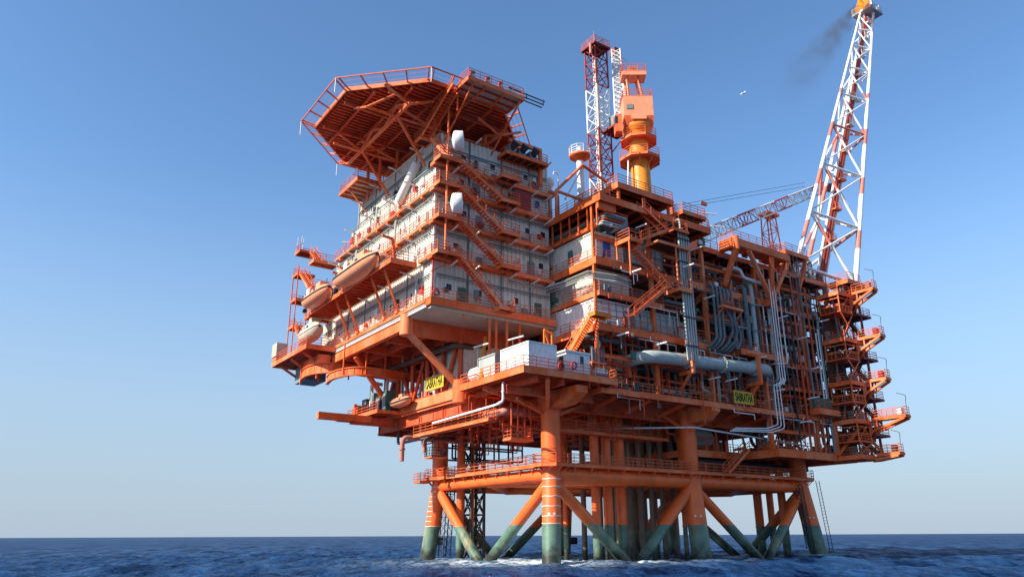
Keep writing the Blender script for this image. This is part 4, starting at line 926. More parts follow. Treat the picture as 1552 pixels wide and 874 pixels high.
for i in range(6):
    x = 22.9+i*.72; r = .17; y = -4.9
    j0 = 31.8-i*.55
    pipe([(x, -3.2, 33.2), (x, y, 33.2), (x, y, j0), (x+1.0, y, j0-1.3), (x+1.0, y, j0-2.6), (x+.1, y, j0-3.9), (x+.1, y, 26), (x-.8, y+.6, 24.9), (x-1.4, -3, 24.8)] if i > 2 else [(x, -3.2, 33.3), (x, y, 33.3), (x, y, 26.2), (x-.9, y+.6, 25.0), (x-1.5, -3, 24.9)], r, 'grey', ['leftmost', 'second', 'third', 'fourth', 'fifth', 'rightmost'][i]+' of six thick grey lagged pipes with swan bends on the module front', 'lagged_pipe', 'pipe', 'lagged pipes on the module front', rb=.6, n=12)
gc = thing('valve_gallery', 'orange railed valve gallery crossing the top of the grey lagged pipes', 'gallery', (25, -5.6, 30))
deck(gc, 23.2, 27.2, -6.0, -5.3, 30.3, .08, .25, 1, .15, 'x', rail=[[(23.3, -5.95), (27.1, -5.95)]])
m = MB()
for i in range(9): m.tube((23.5+i*.42, -5.7, 30.4+R.uniform(.3, .8)), (23.5+i*.42, -5.7, 31.2), .13, n=8)
m.build('valve', 'pink', gc)
MB().bar((23.4, -5.9, 30), (23.4, -4, 28.5), .12).bar((27, -5.9, 30), (27, -4, 28.5), .12).build('brace', 'orange', gc)
xs = [28.6, 29.3, 30.1, 31.2, 32.0, 32.6, 33.4, 34.3, 35.2, 35.9, 36.6]
for i, x in enumerate(xs):
    r = [.12, .2, .32, .12, .36, .14, .3, .1, .14, .14, .12][i]; y = -3.4-.4*(i % 3); tz = 33+R.uniform(0, 4); bz = 25.8 if i % 4 else 22.3
    pipe([(x, y+1.8, tz), (x, y, tz), (x, y, bz), (x, y+2, bz)], r, ['pale', 'grey', 'grey', 'green', 'pale', 'brown', 'grey', 'white', 'pale', 'white', 'pink'][i], ['leftmost', 'second', 'third', 'fourth', 'fifth', 'sixth', 'seventh', 'eighth', 'ninth', 'tenth', 'rightmost'][i]+' upright pipe in the row below the V shaped roof braces', 'vertical_pipe', 'pipe', 'upright pipes below the V braces', n=12)
for i in range(3):
    x = 34.2+i*.52; pipe([(x, -5.3, 36-i*.5), (x, -5.3, 21.4+i*.3), (x-1.6+.1*i, -5.3, 21.3+i*.3), (x-1.6+.1*i, -5.3, 16.2-.2*i), (x-3.5, -5.0, 15.6-.2*i), (x-9-i, -4.5, 15.3-.2*i)], .075, 'white', ['first', 'second', 'third', 'fourth'][i]+' thin white pipe stepping down right of the right hand sign', 'drain_pipe', 'pipe', 'white stepped drain pipes', rb=.35, fl=False)
for i, (x, z) in enumerate(((37.6, 29.9), (45.6, 25.9), (45.0, 25.2))):
    pipe([(x, -4.3, z+8 if i == 0 else z+5), (x, -4.3, z-5), (x-2.5, -4.3, z-5.3), (x-2.5, -2, z-5.3)], .1, 'white', ['left', 'middle', 'right'][i]+' thin white bent pipe near the right hand columns', 'drain_pipe', 'pipe', rb=.35, fl=False)
pipe([(37.6, 2, 34.9), (38.6, -2.2, 34.9), (47.6, -2.2, 35.1), (48.4, 1, 35.1)], .5, 'pale', 'thick pale blue horizontal pipe near the top right of the module', rb=1.2, n=16)
pipe([(41.3, -2.2, 34.6), (41.3, -2.2, 32)], .38, 'pale', 'short pale branch pipe hanging from the thick blue one', n=14)
pipe([(38.6, 0, 27.8), (38.6, -2.4, 27.8), (44, -2.4, 27.9), (44, 0, 27.9)], .36, 'pale', 'medium pale horizontal pipe on the middle right deck', n=14)
pipe([(27.6, -2, 36.6), (27.9, -4.4, 36.7), (29.5, -4.4, 36.7), (29.9, -4.4, 35.7), (34, -4.4, 35.5)], .22, 'white', 'white swan neck pipe under the yellow roof girder')
# ---------------------------------------------------------------- balconies at the right end
cages = [(35.9, 'uppermost'), (29.1, 'second'), (23.0, 'third'), (17.7, 'fourth'), (12.95, 'lowest')]
for i, (z, nm) in enumerate(cages):
    b_ = thing('escape_balcony', nm+' orange escape balcony sticking out at the right end of the module', 'balcony', (50, -7, z), 'escape balconies')
    ln = [3.2, 3.2, 3.0, 4.8, 3.2][i]
    deck(b_, 46.4, 51.2, -7.8, -4.3, z, .1, .5, 1.1, .2, 'x', rail=[[(46.5, -4.4), (46.5, -7.7), (49.6, -7.7)], [(51.1, -7.7), (51.1, -4.4)]])
    deck(b_, 49.7, 51.1, -7.9-ln, -7.9, z+.25, .1, .3, 1, .15, 'y', rail=[[(49.8, -7.9), (49.8, -7.8-ln), (51.0, -7.8-ln), (51.0, -7.9)]])
    m = MB()
    for x in (49.8, 51.0): m.bar((x, -7.7-ln, z-.1), (x, -7.7, z-1.5 if i < 4 else z-.5), .3); m.bar((x, -7.7, z-1.5 if i < 4 else z-.5), (x, -6.6, z-2.9 if i < 4 else z-.5), .3); m.bar((x, -7.7, z-1.4), (x, -7.7, z), .2) if i < 4 else None; m.bar((x, -8.6, z-.9), (x, -8.6, z), .16) if i < 4 else None
    m.build('haunch_arm', 'orange', b_)
    if i < 4:
        m = MB()
        for x in (46.6, 49.5):
            for y in (-7.6, -4.5): m.bar((x, y, z-2.9), (x, y, z), .14)
        for k in (2.9, 1.9, .9): m.bar((46.6, -7.6, z-k), (49.5, -7.6, z-k), .09); m.bar((46.6, -7.6, z-k), (46.6, -4.5, z-k), .09)
        m.bar((46.6, -7.6, z-2.9), (49.5, -7.6, z), .09); m.build('lower_cage', 'orange', b_); MB().box(46.5, -7.7, z-3.0, 49.6, -4.4, z-2.88).build('cage_floor', 'orange2', b_)
    m = MB().path([(50.9, -7.6-ln, z+.3), (50.9, -7.6-ln, z+2.2), (50.5, -8-ln, z+2.9), (50, -7.0-ln, z+3.3)], .05, 6, .6); m.build('light_arm', 'grey', b_)
    MB().box(50.0, -7.3-ln, z+.35, 50.8, -6.7-ln, z+1.3).build('locker', ['pink', 'red', 'red', 'white', 'dark'][i], b_)
tw = thing('end_stair_tower', 'dark blue grey stair tower zigzagging down the right end against the sky', 'stair tower', (51.5, -4, 13))
for i in range(4):
    z0, z1 = cages[i+1][0], cages[i][0]
    stair('', (52.0, -3.0 if i % 2 else -7.4, z1-.2), (52.0, -7.4 if i % 2 else -3.0, z0), (1, 0), .9, mat='dark', par=tw, tread='mgrey')
    stair('', (53.1, -7.2 if i % 2 else -3.2, z1-.2), (53.1, -3.2 if i % 2 else -7.2, z0), (1, 0), .8, mat='dark', par=tw, tread='mgrey')
for x, y in ((51.5, -7.7), (53.6, -5), (51.5, -2.6)): MB().bar((x, y, 13), (x, y, 36), .26).build('post', 'maroon', tw)
hz = thing('lower_truss', 'orange A shaped brace below the right end, sky showing through', 'truss', (48, -3, 12.9))
MB().bar((46.4, -4.3, 13.2), (49.6, -6.4, 17.2), .4).build('raker', 'orange', hz); MB().bar((46.4, -4.3, 13.2), (46.3, -4.3, 17.6), .5).build('post', 'orange', hz); MB().bar((51.2, -8, 13.2), (49.7, -6.4, 17.2), .3).build('raker', 'orange', hz)
bx1 = thing('platform_bay', 'bright orange platform edge holding green equipment on the lower right', 'platform', (46, -5, 18.5))
deck(bx1, 41.5, 46.3, -5.6, -4.1, 19.0, .1, .7, 1.4, .25, 'x', rail=[[(41.6, -4.2), (41.6, -5.5), (46.2, -5.5)]])
MB().box(41.8, -4.8, 19.1, 45.6, -4.2, 20.7).build('green_skid', 'green', bx1)
c = thing('pressure_vessel', 'white horizontal vessel on the lower right deck edge', 'pressure vessel', (48, -4.8, 18.6))
MB().rings([(.02, -1.9), (.45, -1.75), (.6, -1.4), (.6, 1.4), (.45, 1.75), (.02, 1.9)], (48.4, -3.2, 19.4), (1, 0, 0), 18, False).build('shell', 'white', c); MB().box(47.2, -3.6, 18.3, 47.6, -2.8, 18.9).box(49.2, -3.6, 18.3, 49.6, -2.8, 18.9).build('saddle', 'orange', c)
# ---------------------------------------------------------------- signs
def sign(c, ux, w, h, lb, nrm):
    o = thing('name_sign', lb, 'sign', c); ux = V(ux); n = V(nrm); up = V((0, 0, 1)); c = V(c)+up*(h/2)
    m = MB(); m.bar(c-ux*(w/2), c+ux*(w/2), .08, h); bd = m.build('board', 'signy', o)
    fr = MB()
    for s in (-1, 1): fr.bar(c-ux*(w/2)+up*(s*h/2), c+ux*(w/2)+up*(s*h/2), .13, .1)
    for s in (-.7, 0, .7): fr.bar(c+ux*(s*w/2)-up*(h/2+.45)-n*.1, c+ux*(s*w/2)-up*(h/2)-n*.1, .12)
    fr.build('frame', 'orange', o)
    cu = bpy.data.curves.new('txt', 'FONT'); cu.body = 'SABRATHA'; cu.size = 1; cu.align_x = 'CENTER'; cu.align_y = 'CENTER'; cu.extrude = .015; cu.offset = .012; cu.resolution_u = 3
    to = bpy.data.objects.new('tmp', cu); col.objects.link(to); bpy.context.view_layer.update()
    me = bpy.data.meshes.new_from_object(to.evaluated_get(bpy.context.evaluated_depsgraph_get())); bpy.data.objects.remove(to)
    xs_ = [v.co.x for v in me.vertices]; ys_ = [v.co.y for v in me.vertices]; sx = w*.9/(max(xs_)-min(xs_)); sy = h*.72/(max(ys_)-min(ys_)); cy_ = (max(ys_)+min(ys_))/2; cx_ = (max(xs_)+min(xs_))/2
    for v in me.vertices:
        a_, b_, z_ = v.co; v.co = c+ux*((a_-cx_)*sx)+up*((b_-cy_)*sy)+n*(.06+z_)-V(o.location)
    me.materials.append(M['black']); me.name = 'lettering'; l = bpy.data.objects.new('lettering', me); col.objects.link(l); l.parent = o
    return o
sign((27.6, -4.35, 18.5), (1, 0, 0), 3.7, 1.55, 'yellow sign reading SABRATHA in black, on the shaded front rail', (0, -1, 0))
sign((-6.55, 13.9, 19.7), (0, -1, 0), 4.4, 1.6, 'yellow sign reading SABRATHA on the sunlit left side below the quarters', (-1, 0, 0))
# ---------------------------------------------------------------- roof: stacks, mast, cranes
s1 = thing('vent_stack', 'white vent column with a round railed basket beside the red and white mast', 'vent stack', (9.2, 4, 41))
MB().tube((9.2, 4, 40.9), (9.2, 4, 51.2), .48, n=16).build('column', 'white', s1); MB().rings([(.6, 50.6), (1.35, 51.1), (1.45, 51.2), (1.45, 51.45), (.1, 51.5)], (9.2, 4, 0), n=18).build('basket_floor', 'orange', s1)
MB().rail([(9.2+1.4*math.cos(a*math.pi/5), 4+1.4*math.sin(a*math.pi/5), 51.4) for a in range(11)], st=.8).build('basket_rail', 'white', s1); MB().tube((9.2, 4, 51.5), (9.2, 4, 52.6), .35, n=12).build('cap', 'white', s1)
for a, b, r, mt in (((9.2, 3.5, 49.8), (4.6, 3.5, 44.8), .2, 'orange'), ((9.2, 3.5, 49.8), (13.5, 3.5, 48.4), .2, 'orange'), ((9.2, 3.6, 49.4), (6.1, 3.6, 44.0), .12, 'white'), ((4.6, 3.5, 44.8), (8.8, 3.5, 44.6), .2, 'orange'), ((13.5, 3.5, 48.4), (12.0, 1.4, 46.9), .17, 'orange'), ((4.6, 3.5, 44.8), (4.6, 3.5, 41), .2, 'orange')): MB().tube(a, b, r, n=8).build('stay', mt, s1)
s2 = thing('vent_stack', 'short white cluster of vents at the left roof edge above the quarters corner', 'vent stack', (5.4, 6, 41))
MB().tube((5.4, 6, 40.9), (5.4, 6, 46.8), .38, n=14).build('column', 'white', s2); MB().rings([(.5, 45.0), (1.0, 45.4), (1.0, 45.6), (.1, 45.65)], (5.4, 6, 0), n=14).build('basket_floor', 'orange', s2)
MB().rings([(.3, 46.3), (.7, 46.8), (.7, 47.5), (.4, 47.8), (.05, 47.9)], (5.4, 6, 0), n=14).build('cap', 'white', s2); MB().path([(7, 6, 41), (7, 6, 49), (6.2, 6, 49), (6.2, 6, 48.6)], .08, 6, .3).build('bent_pipe', 'white', s2)
for x, h in ((4.7, 3.6), (6.2, 4.2), (5.9, 3.0)): MB().tube((x, 5.2, 40.9), (x, 5.2, 40.9+h), .2, n=10).build('pipe', ['orange', 'white', 'pink'][int(x*10) % 3], s2)
ms = thing('lattice_mast', 'tall square lattice mast painted in dark red and white bands', 'mast', (16.2, 7.6, 41)); mc = (16.2, 7.6)
for z0, z1, mt in ((40.9, 51.6, 'white'), (51.6, 59.0, 'red'), (59.0, 66.2, 'white'), (66.2, 73.2, 'red')):
    m = MB(); lattice(m, (mc[0], mc[1], z0), (mc[0], mc[1], z1), 2.35, 2.35, 3, .13, .085, (0, 1, 0), xx=True); m.build('lattice_section', 'maroon' if mt == 'red' else mt, ms)
m = MB()
for dx in (-.25, .25): m.tube((mc[0]+dx, mc[1], 41), (mc[0]+dx, mc[1], 72), .1, n=8)
for z in np.arange(42, 72, .8): m.bar((mc[0]-.3, mc[1], z), (mc[0]+.3, mc[1], z), .07)
m.box(mc[0]-.5, mc[1]+.1, 41, mc[0]+.5, mc[1]+.25, 72); m.build('inner_ladder', 'white', ms)
deck(ms, mc[0]-1.6, mc[0]+1.6, mc[1]-1.6, mc[1]+1.6, 73.3, .08, .25, 1, .1, 'x', gm='maroon', rail=[[(mc[0]-1.5, mc[1]+1.5), (mc[0]-1.5, mc[1]-1.5), (mc[0]+1.5, mc[1]-1.5), (mc[0]+1.5, mc[1]+1.5)]])
m = MB()
for i in range(8): x = mc[0]+R.uniform(-1.3, 1.3); y = mc[1]+R.uniform(-1.3, 1.3); m.tube((x, y, 73.3), (x, y, 74.4+R.uniform(0, 1.7)), .06, n=6)
m.tube((mc[0]-1.9, mc[1]-1, 71.2), (mc[0]-1.9, mc[1]-1, 73), .22, n=8); m.tube((mc[0]+.2, mc[1], 74.6), (mc[0]+1.1, mc[1]-.6, 75.3), .12, n=8); m.build('antenna', 'pink', ms)
deck(ms, 16.6, 19.7, 4.9, 7.6, 59.2, .1, .3, 1, .2, 'x', gm='maroon', mat='maroon', rail=[[(16.7, 5), (19.6, 5), (19.6, 7.5)]]); MB().box(17.2, 5.3, 59.3, 18.9, 6.6, 61.2).build('cabinet', 'mgrey', ms); MB().bar((19.5, 5.1, 59), (17.4, 6.6, 55.4), .16).build('brace', 'maroon', ms)
# pedestal crane
cx0, cy0 = 16.4, 0.0; U = V((.822, -.569, 0)); W_ = V((.569, .822, 0)); C0 = V((cx0, cy0, 0))
def obx(m, u0, u1, w0, w1, z0, z1, base=None, dz=0):
    base = base or C0; m.bar(base+U*u0+W_*((w0+w1)/2)+V((0, 0, (z0+z1)/2)), base+U*u1+W_*((w0+w1)/2)+V((0, 0, (z0+z1)/2)), abs(w1-w0), z1-z0); return m
cr = thing('pedestal_crane', 'amber pedestal crane with faded orange machinery house above the zigzag stair', 'crane', (cx0, cy0, 43.4))
MB().rings([(1.5, 43.4), (1.3, 44), (1.3, 54.6), (1.45, 55.2), (2.0, 55.6), (2.0, 56.0)], C0, n=28).build('pedestal', 'yellow', cr)
m = MB(); 
for i in range(9):
    pass
op = [(cx0+2.75*math.cos(rad(22.5+45*i)), cy0+2.75*math.sin(rad(22.5+45*i))) for i in range(9)]
walkway(cr, [(cx0+2.1*math.cos(rad(22.5+45*i)), cy0+2.1*math.sin(rad(22.5+45*i))) for i in range(9)], 51.0, 1.3, both=False, name='ring_platform')
walkway(cr, [(cx0+2.0*math.cos(rad(22.5+45*i)), cy0+2.0*math.sin(rad(22.5+45*i))) for i in range(9)], 54.0, 1.0, both=False, name='ring_platform')
m = MB()
for i in range(8): a = rad(45*i); m.bar((cx0+1.2*math.cos(a), cy0+1.2*math.sin(a), 49.6), (cx0+2.7*math.cos(a), cy0+2.7*math.sin(a), 50.9), .12)
m.build('ring_bracket', 'orange', cr)
MB().tube((13.9, .3, 43.5), (14.3, 0, 50.9), .12, n=6).build('ladder_pipe', 'white', cr)
obx(MB(), -2.05, 1.95, -1.8, 2.0, 57.0, 60.0).build('machinery_house', 'peach', cr)
m = MB(); lo = [C0+U*a+W_*b+V((0, 0, 55.7)) for a, b in ((-1.7, -1.4), (1.9, -1.4), (1.9, 2.0), (-1.7, 2.0))]; hi = [C0+U*a+W_*b+V((0, 0, 56.95)) for a, b in ((-2.0, -1.85), (2.0, -1.85), (2.0, 2.0), (-2.0, 2.0))]
m.add(lo+hi, [(3, 2, 1, 0), (4, 5, 6, 7), (0, 1, 5, 4), (1, 2, 6, 5), (2, 3, 7, 6), (3, 0, 4, 7)]); m.build('slew_frame', 'orange', cr)
obx(MB(), -1.7, -.8, -1.88, -1.78, 58.0, 58.7).build('louvre', 'mgrey', cr)
obx(MB(), -1.1, .9, -2.1, -1.8, 56.3, 56.9).build('winch_housing', 'peach', cr)
P4 = [C0+U*a+W_*b+V((0, 0, 60.0)) for a, b in ((-2.0, -1.75), (1.9, -1.75), (1.9, 1.9), (-2.0, 1.9), (-2.0, -1.75))]
MB().rail([tuple(p) for p in P4]).build('roof_railing', 'rail', cr)
obx(MB(), -3.3, -2.4, -1.8, -.2, 54.6, 57.2).build('operator_cab', 'orange', cr); obx(MB(), -3.34, -3.0, -1.84, -.6, 55.8, 56.9).build('cab_window', 'glass', cr)
ap = C0+U*(-.55)+W_*.5
for a, b, a2, b2 in ((-1.1, -.8, -.9, -.5), (.9, -.8, .6, -.5), (-1.1, 1.4, -.9, .8), (.9, 1.4, .6, .8)):
    MB().bar(C0+U*a+W_*b+V((0, 0, 60)), C0+U*(a2-.3)+W_*b2+V((0, 0, 64.0)), .22).build('a_frame_leg', 'orange' if a > 0 else 'peach', cr)
m = obx(MB(), -1.9, 1.5, -1.1, 1.1, 63.9, 64.5); m.build('top_platform', 'peach', cr)
MB().rail([tuple(C0+U*a+W_*b+V((0, 0, 64.5))) for a, b in ((-1.85, -1.05), (1.45, -1.05), (1.45, 1.05), (-1.85, 1.05), (-1.85, -1.05))], st=1).build('platform_railing', 'rail', cr)
obx(MB(), -.9, .3, -.7, .5, 64.5, 65.6).build('sheave_block', 'pink', cr); MB().tube(C0+U*-1.6+V((0, 0, 64.5)), C0+U*-1.7+V((0, 0, 67.8)), .08, n=6).build('antenna', 'red', cr)
m = MB(); B0, B1 = C0+U*(-2.0)+W_*1.6+V((0, 0, 58.3)), V((21.9, 9.1, 75.9)); lattice(m, B0, B1, 1.5, 1.3, 14, .12, .065, (0, 0, 1), xx=True); m.build('lattice_boom', 'white', cr)
MB().box(B1.x-.7, B1.y-.5, B1.z-.6, B1.x+.7, B1.y+.7, B1.z+.6).build('boom_head', 'maroon', cr)
m = MB()
for k in (-.4, .4): m.tube(B1+U*k, C0+U*(-.4+k)+V((0, 0, 65.3)), .035, n=5)
m.build('pendant_wire', 'dark', cr)
# second crane boom resting on its trestle
c2 = thing('resting_crane_boom', 'long red and white lattice crane boom lying on a trestle left of the flare tower', 'crane boom', (34.6, 5, 44))
B0, B1 = V((31.5, 5, 44.6)), V((68.5, 5, 63.4)); segs = [(0, .27, 'white'), (.27, .40, 'maroon'), (.40, .55, 'white'), (.55, .66, 'maroon'), (.66, .88, 'white'), (.88, 1.0, 'maroon')]
for a, b, mt in segs:
    m = MB(); lattice(m, B0, B1, 1.9, 1.7, max(2, int((b-a)*24)), .14, .08, (0, 0, 1), t0=a, t1=b); m.build('boom_section', 'red' if mt == 'maroon' else mt, c2)
m = MB(); m.bar(B1, B1+V((2.6, 0, .6)), 1.0, 1.3); m.bar(B1+V((0, 0, -.8)), B1+V((3.6, 0, .4)), .3); m.tube(B1+V((2.4, -.7, .4)), B1+V((2.4, .7, .4)), .5, n=12); m.build('boom_head', 'maroon', c2)
m = MB()
for dz in (0, .5): m.tube((27.5, 5, 48.6+dz), (62.5, 5, 61.9+dz*1.5), .035, n=5)
m.build('hoist_wire', 'dark', c2); MB().box(34.2, 4.8, 51.1, 35.3, 5.2, 51.6).build('cable_block', 'orange', c2)
MB().box(26, 3.5, 39, 31.5, 6.5, 43.8).build('machinery_house', 'orange', c2); MB().bar((28, 5, 43.8), (27.5, 5, 49), .4).build('a_frame', 'orange', c2)
tr_ = thing('boom_trestle', 'slim orange lattice trestle propping up the resting boom', 'trestle', (51, 5, 41)); m = MB()
lattice(m, (50.6, 5, 39), (50.6, 5, 53.2), 2.6, 1.6, 5, .13, .07, (0, 1, 0)); m.build('lattice', 'orange', tr_); MB().box(49.3, 4, 53.2, 52.3, 6, 53.6).build('saddle', 'orange', tr_)
# ---------------------------------------------------------------- flare tower
fl = thing('flare_tower', 'very tall leaning lattice flare tower in white and faded red at the right', 'flare tower', (53, -3, 40))
Lb, Lt = V((43.1, -4.0, 40.4)), V((74.6, -4.1, 98.4)); Rb, Rt = V((54.5, -6.0, 38.9)), V((76.6, -5.6, 98.4)); Mb, Mt = V((52.6, .6, 43.0)), V((77.0, -3.6, 98.4))
for a, b, r0, r1 in ((Lb, Lt, .34, .2), (Rb, Rt, .42, .24), (Mb, Mt, .34, .2)): MB().tube(a, b, r0, r1, n=14).build('chord', 'band', fl)
us = [0.0, .17, .34, .49, .62, .74, .84, .92]
sides = [(Lb, Lt, Rb, Rt), (Rb, Rt, Mb, Mt), (Mb, Mt, Lb, Lt)]
for a0, a1, b0, b1 in sides:
    for i, u in enumerate(us):
        k = .24-.12*u
        MB().tube(a0.lerp(a1, u), b0.lerp(b1, u), k, n=8).build('horizontal', 'band', fl)
        u2 = us[i+1] if i+1 < len(us) else .985
        if a0 is Lb and i < 6: MB().tube(a0.lerp(a1, u), b0.lerp(b1, u2), k*.6, n=8).build('diagonal', 'white', fl)
        if i % 2 == 0 or a0 is Lb: MB().tube(a0.lerp(a1, u2), b0.lerp(b1, u), k, n=8).build('diagonal', 'band', fl)
        else: MB().tube(a0.lerp(a1, u), b0.lerp(b1, u2), k, n=8).build('diagonal', 'band', fl)
Pb, Pt = V((51.4, -2.6, 41)), V((76.9, -4.4, 100.2))
for i, (dx, r, mt) in enumerate(((-.75, .22, 'white'), (-.25, .3, 'riser_red'), (.35, .34, 'riser_red'), (.95, .16, 'white'))):
    d = V((dx, -.2*dx, 0)); MB().tube(Pb+d, Pt+d*.6, r, n=10).build('riser', mt, fl)
m = MB()
for i in range(70):
    u = (i+.5)/70; p = Pb.lerp(Pt, u); m.bar(p+V((-.8, .3, 0))*(1-.4*u), p+V((1.0, .1, 0))*(1-.4*u), .09, .07)
m.build('riser_rung', 'dark', fl)
m = MB()
for dx in (-.5, .5): m.bar(Pb+V((dx+.3, .5, 0)), Pt+V((dx*.6+.2, .3, -2)), .14)
m.build('ladder_rail', 'red', fl)
for u in (.1, .2, .3, .4, .5, .6, .7, .78, .86, .93):
    p = Pb.lerp(Pt, u); s = 1.3-.5*u; MB().box(p.x-s*.4, p.y-.9, p.z-.15, p.x+s, p.y+.5, p.z+.02).build('rest_platform', 'orange' if u < .45 else 'white', fl)
    MB().rail([(p.x-s*.4, p.y-.9, p.z), (p.x+s, p.y-.9, p.z), (p.x+s, p.y+.5, p.z)], st=.9).build('platform_railing', 'orange' if u < .45 else 'white', fl)
T = V((76.2, -4.4, 98.6)); MB().box(T.x-1.7, T.y-1.9, T.z, T.x+2.6, T.y+1.9, T.z+.35).build('tip_platform', 'pale', fl)
MB().rail([(T.x-1.6, T.y+1.8, T.z+.35), (T.x-1.6, T.y-1.8, T.z+.35), (T.x+2.5, T.y-1.8, T.z+.35), (T.x+2.5, T.y+1.8, T.z+.35)], w=.1).build('tip_railing', 'white', fl)
m = MB()
for dx in (-.8, .3, 1.2): m.tube(T+V((dx, 0, .4)), T+V((dx, 0, 3.4)), .32, n=12)
m.build('burner_tip', 'grey', fl)
m = MB()
for (x, y, h) in ((1.8, -1.6, 1.2), (-1.2, -1.8, 1.5), (2.4, .8, 1.0)): m.box(T.x+x-.3, T.y+y-.3, T.z+.5, T.x+x+.3, T.y+y+.3, T.z+.5+h)
m.build('igniter_box', 'white', fl)
deck(fl, 50.4, 56.2, -7.2, -3.8, 38.7, .12, .6, 1.2, .3, 'x', rail=[[(50.5, -4), (50.5, -7.1), (54, -7.1)]]); MB().bar((55.4, -6.2, 38.2), (50.5, -4.6, 34), .4).build('raker', 'orange', fl)
# flame and smoke
m = MB(); ring_n = 12; vs = []; prof = [(0, .2), (.08, .55), (.25, .8), (.45, .75), (.65, .55), (.85, .3), (1, .03)]
F0, F1 = V((75.4, -5.4, 101.2)), V((69.2, -5.8, 95.6)); d, a, b = m.frame(F0, F1)
for t_, r in prof:
    for i in range(ring_n):
        th = 2*math.pi*i/ring_n; k = r*(1+.35*math.sin(3*th+6*t_)+.2*math.sin(5*th-9*t_)); c = F0.lerp(F1, t_)+V((0, 0, .5*math.sin(t_*6))); vs.append(c+a*(k*math.cos(th))+b*(k*math.sin(th)))
m.add(vs, [(j*ring_n+i, j*ring_n+(i+1) % ring_n, (j+1)*ring_n+(i+1) % ring_n, (j+1)*ring_n+i) for j in range(6) for i in range(ring_n)], True)
tag(m.build('gas_flame', 'flame'), 'small orange gas flame blown sideways at the flare tip', 'flame')
m = MB(); m.rings([(1.0, -1), (.16, 1)], (0, 0, 0), n=20); me = bpy.data.meshes.new('smoke'); me.from_pydata([tuple(v) for v in m.v], [], m.f); me.materials.append(M['smoke'])
so_ = bpy.data.objects.new('smoke_trail', me); col.objects.link(so_); S0, S1 = V((70.5, -5.8, 96.6)), V((36, -4, 60)); dd = S0-S1
so_.location = (S0+S1)/2; so_.rotation_euler = dd.to_track_quat('Z', 'Y').to_euler(); so_.scale = (6.5, 6.5, dd.length/2)
tag(so_, 'faint grey smoke trail drifting down left from the flare flame', 'smoke'); so_['kind'] = 'stuff'
# ---------------------------------------------------------------- far ships and gull
sh = thing('supply_ship', 'small pale supply ship far away on the horizon behind the jacket', 'ship', (1400, 2050, 0))
def L(x, y, z): return (1400+x, 2050+y, z)
m = MB(); m.add([L(-22, -5, 0), L(20, -5, 0), L(28, 0, 0), L(20, 5, 0), L(-22, 5, 0), L(-22, -6, 4), L(22, -6, 5), L(34, 0, 7), L(22, 6, 5), L(-22, 6, 4)], [(4, 3, 2, 1, 0), (5, 6, 7, 8, 9), (0, 1, 6, 5), (1, 2, 7, 6), (2, 3, 8, 7), (3, 4, 9, 8), (4, 0, 5, 9)]); m.build('hull', 'white', sh)
MB().box(1405, 2046, 4.5, 1419, 2054, 13).build('bridge', 'white', sh); MB().box(1408, 2047, 13, 1416, 2053, 16).build('wheelhouse', 'grey', sh); MB().bar((1411, 2050, 16), (1411, 2050, 27), .8).build('mast', 'grey', sh)
yx, yy = -570, 2290
yt = thing('sailing_boat', 'tiny sailing boat on the horizon left of the platform', 'boat', (yx, yy, 0))
MB().box(yx-6, yy-2, 0, yx+6, yy+2, 1.8).build('hull', 'white', yt); m = MB(); m.add([(yx-4, yy, 2.2), (yx+5, yy+.2, 2.2), (yx, yy+.1, 13), (yx-4, yy+.3, 2.2), (yx+5, yy+.5, 2.2), (yx, yy+.4, 13)], [(0, 1, 2), (5, 4, 3), (0, 3, 4, 1), (1, 4, 5, 2), (2, 5, 3, 0)]); m.build('sail', 'grey', yt)
m = MB(); gx, gy, gz = 10, -22, 47.4
m.tube((gx-.2, gy, gz), (gx+.2, gy-.08, gz+.02), .08, .04, n=8)
m.add([(gx-.08, gy, gz), (gx+.1, gy, gz), (gx+.03, gy-.2, gz+.2), (gx, gy-.42, gz+.12), (gx+.03, gy+.2, gz+.2), (gx, gy+.42, gz+.12)], [(0, 1, 2), (0, 2, 3), (0, 4, 1), (0, 5, 4)])
tag(m.build('gull', 'white'), 'lone white gull gliding between the crane and the flare tower', 'gull')
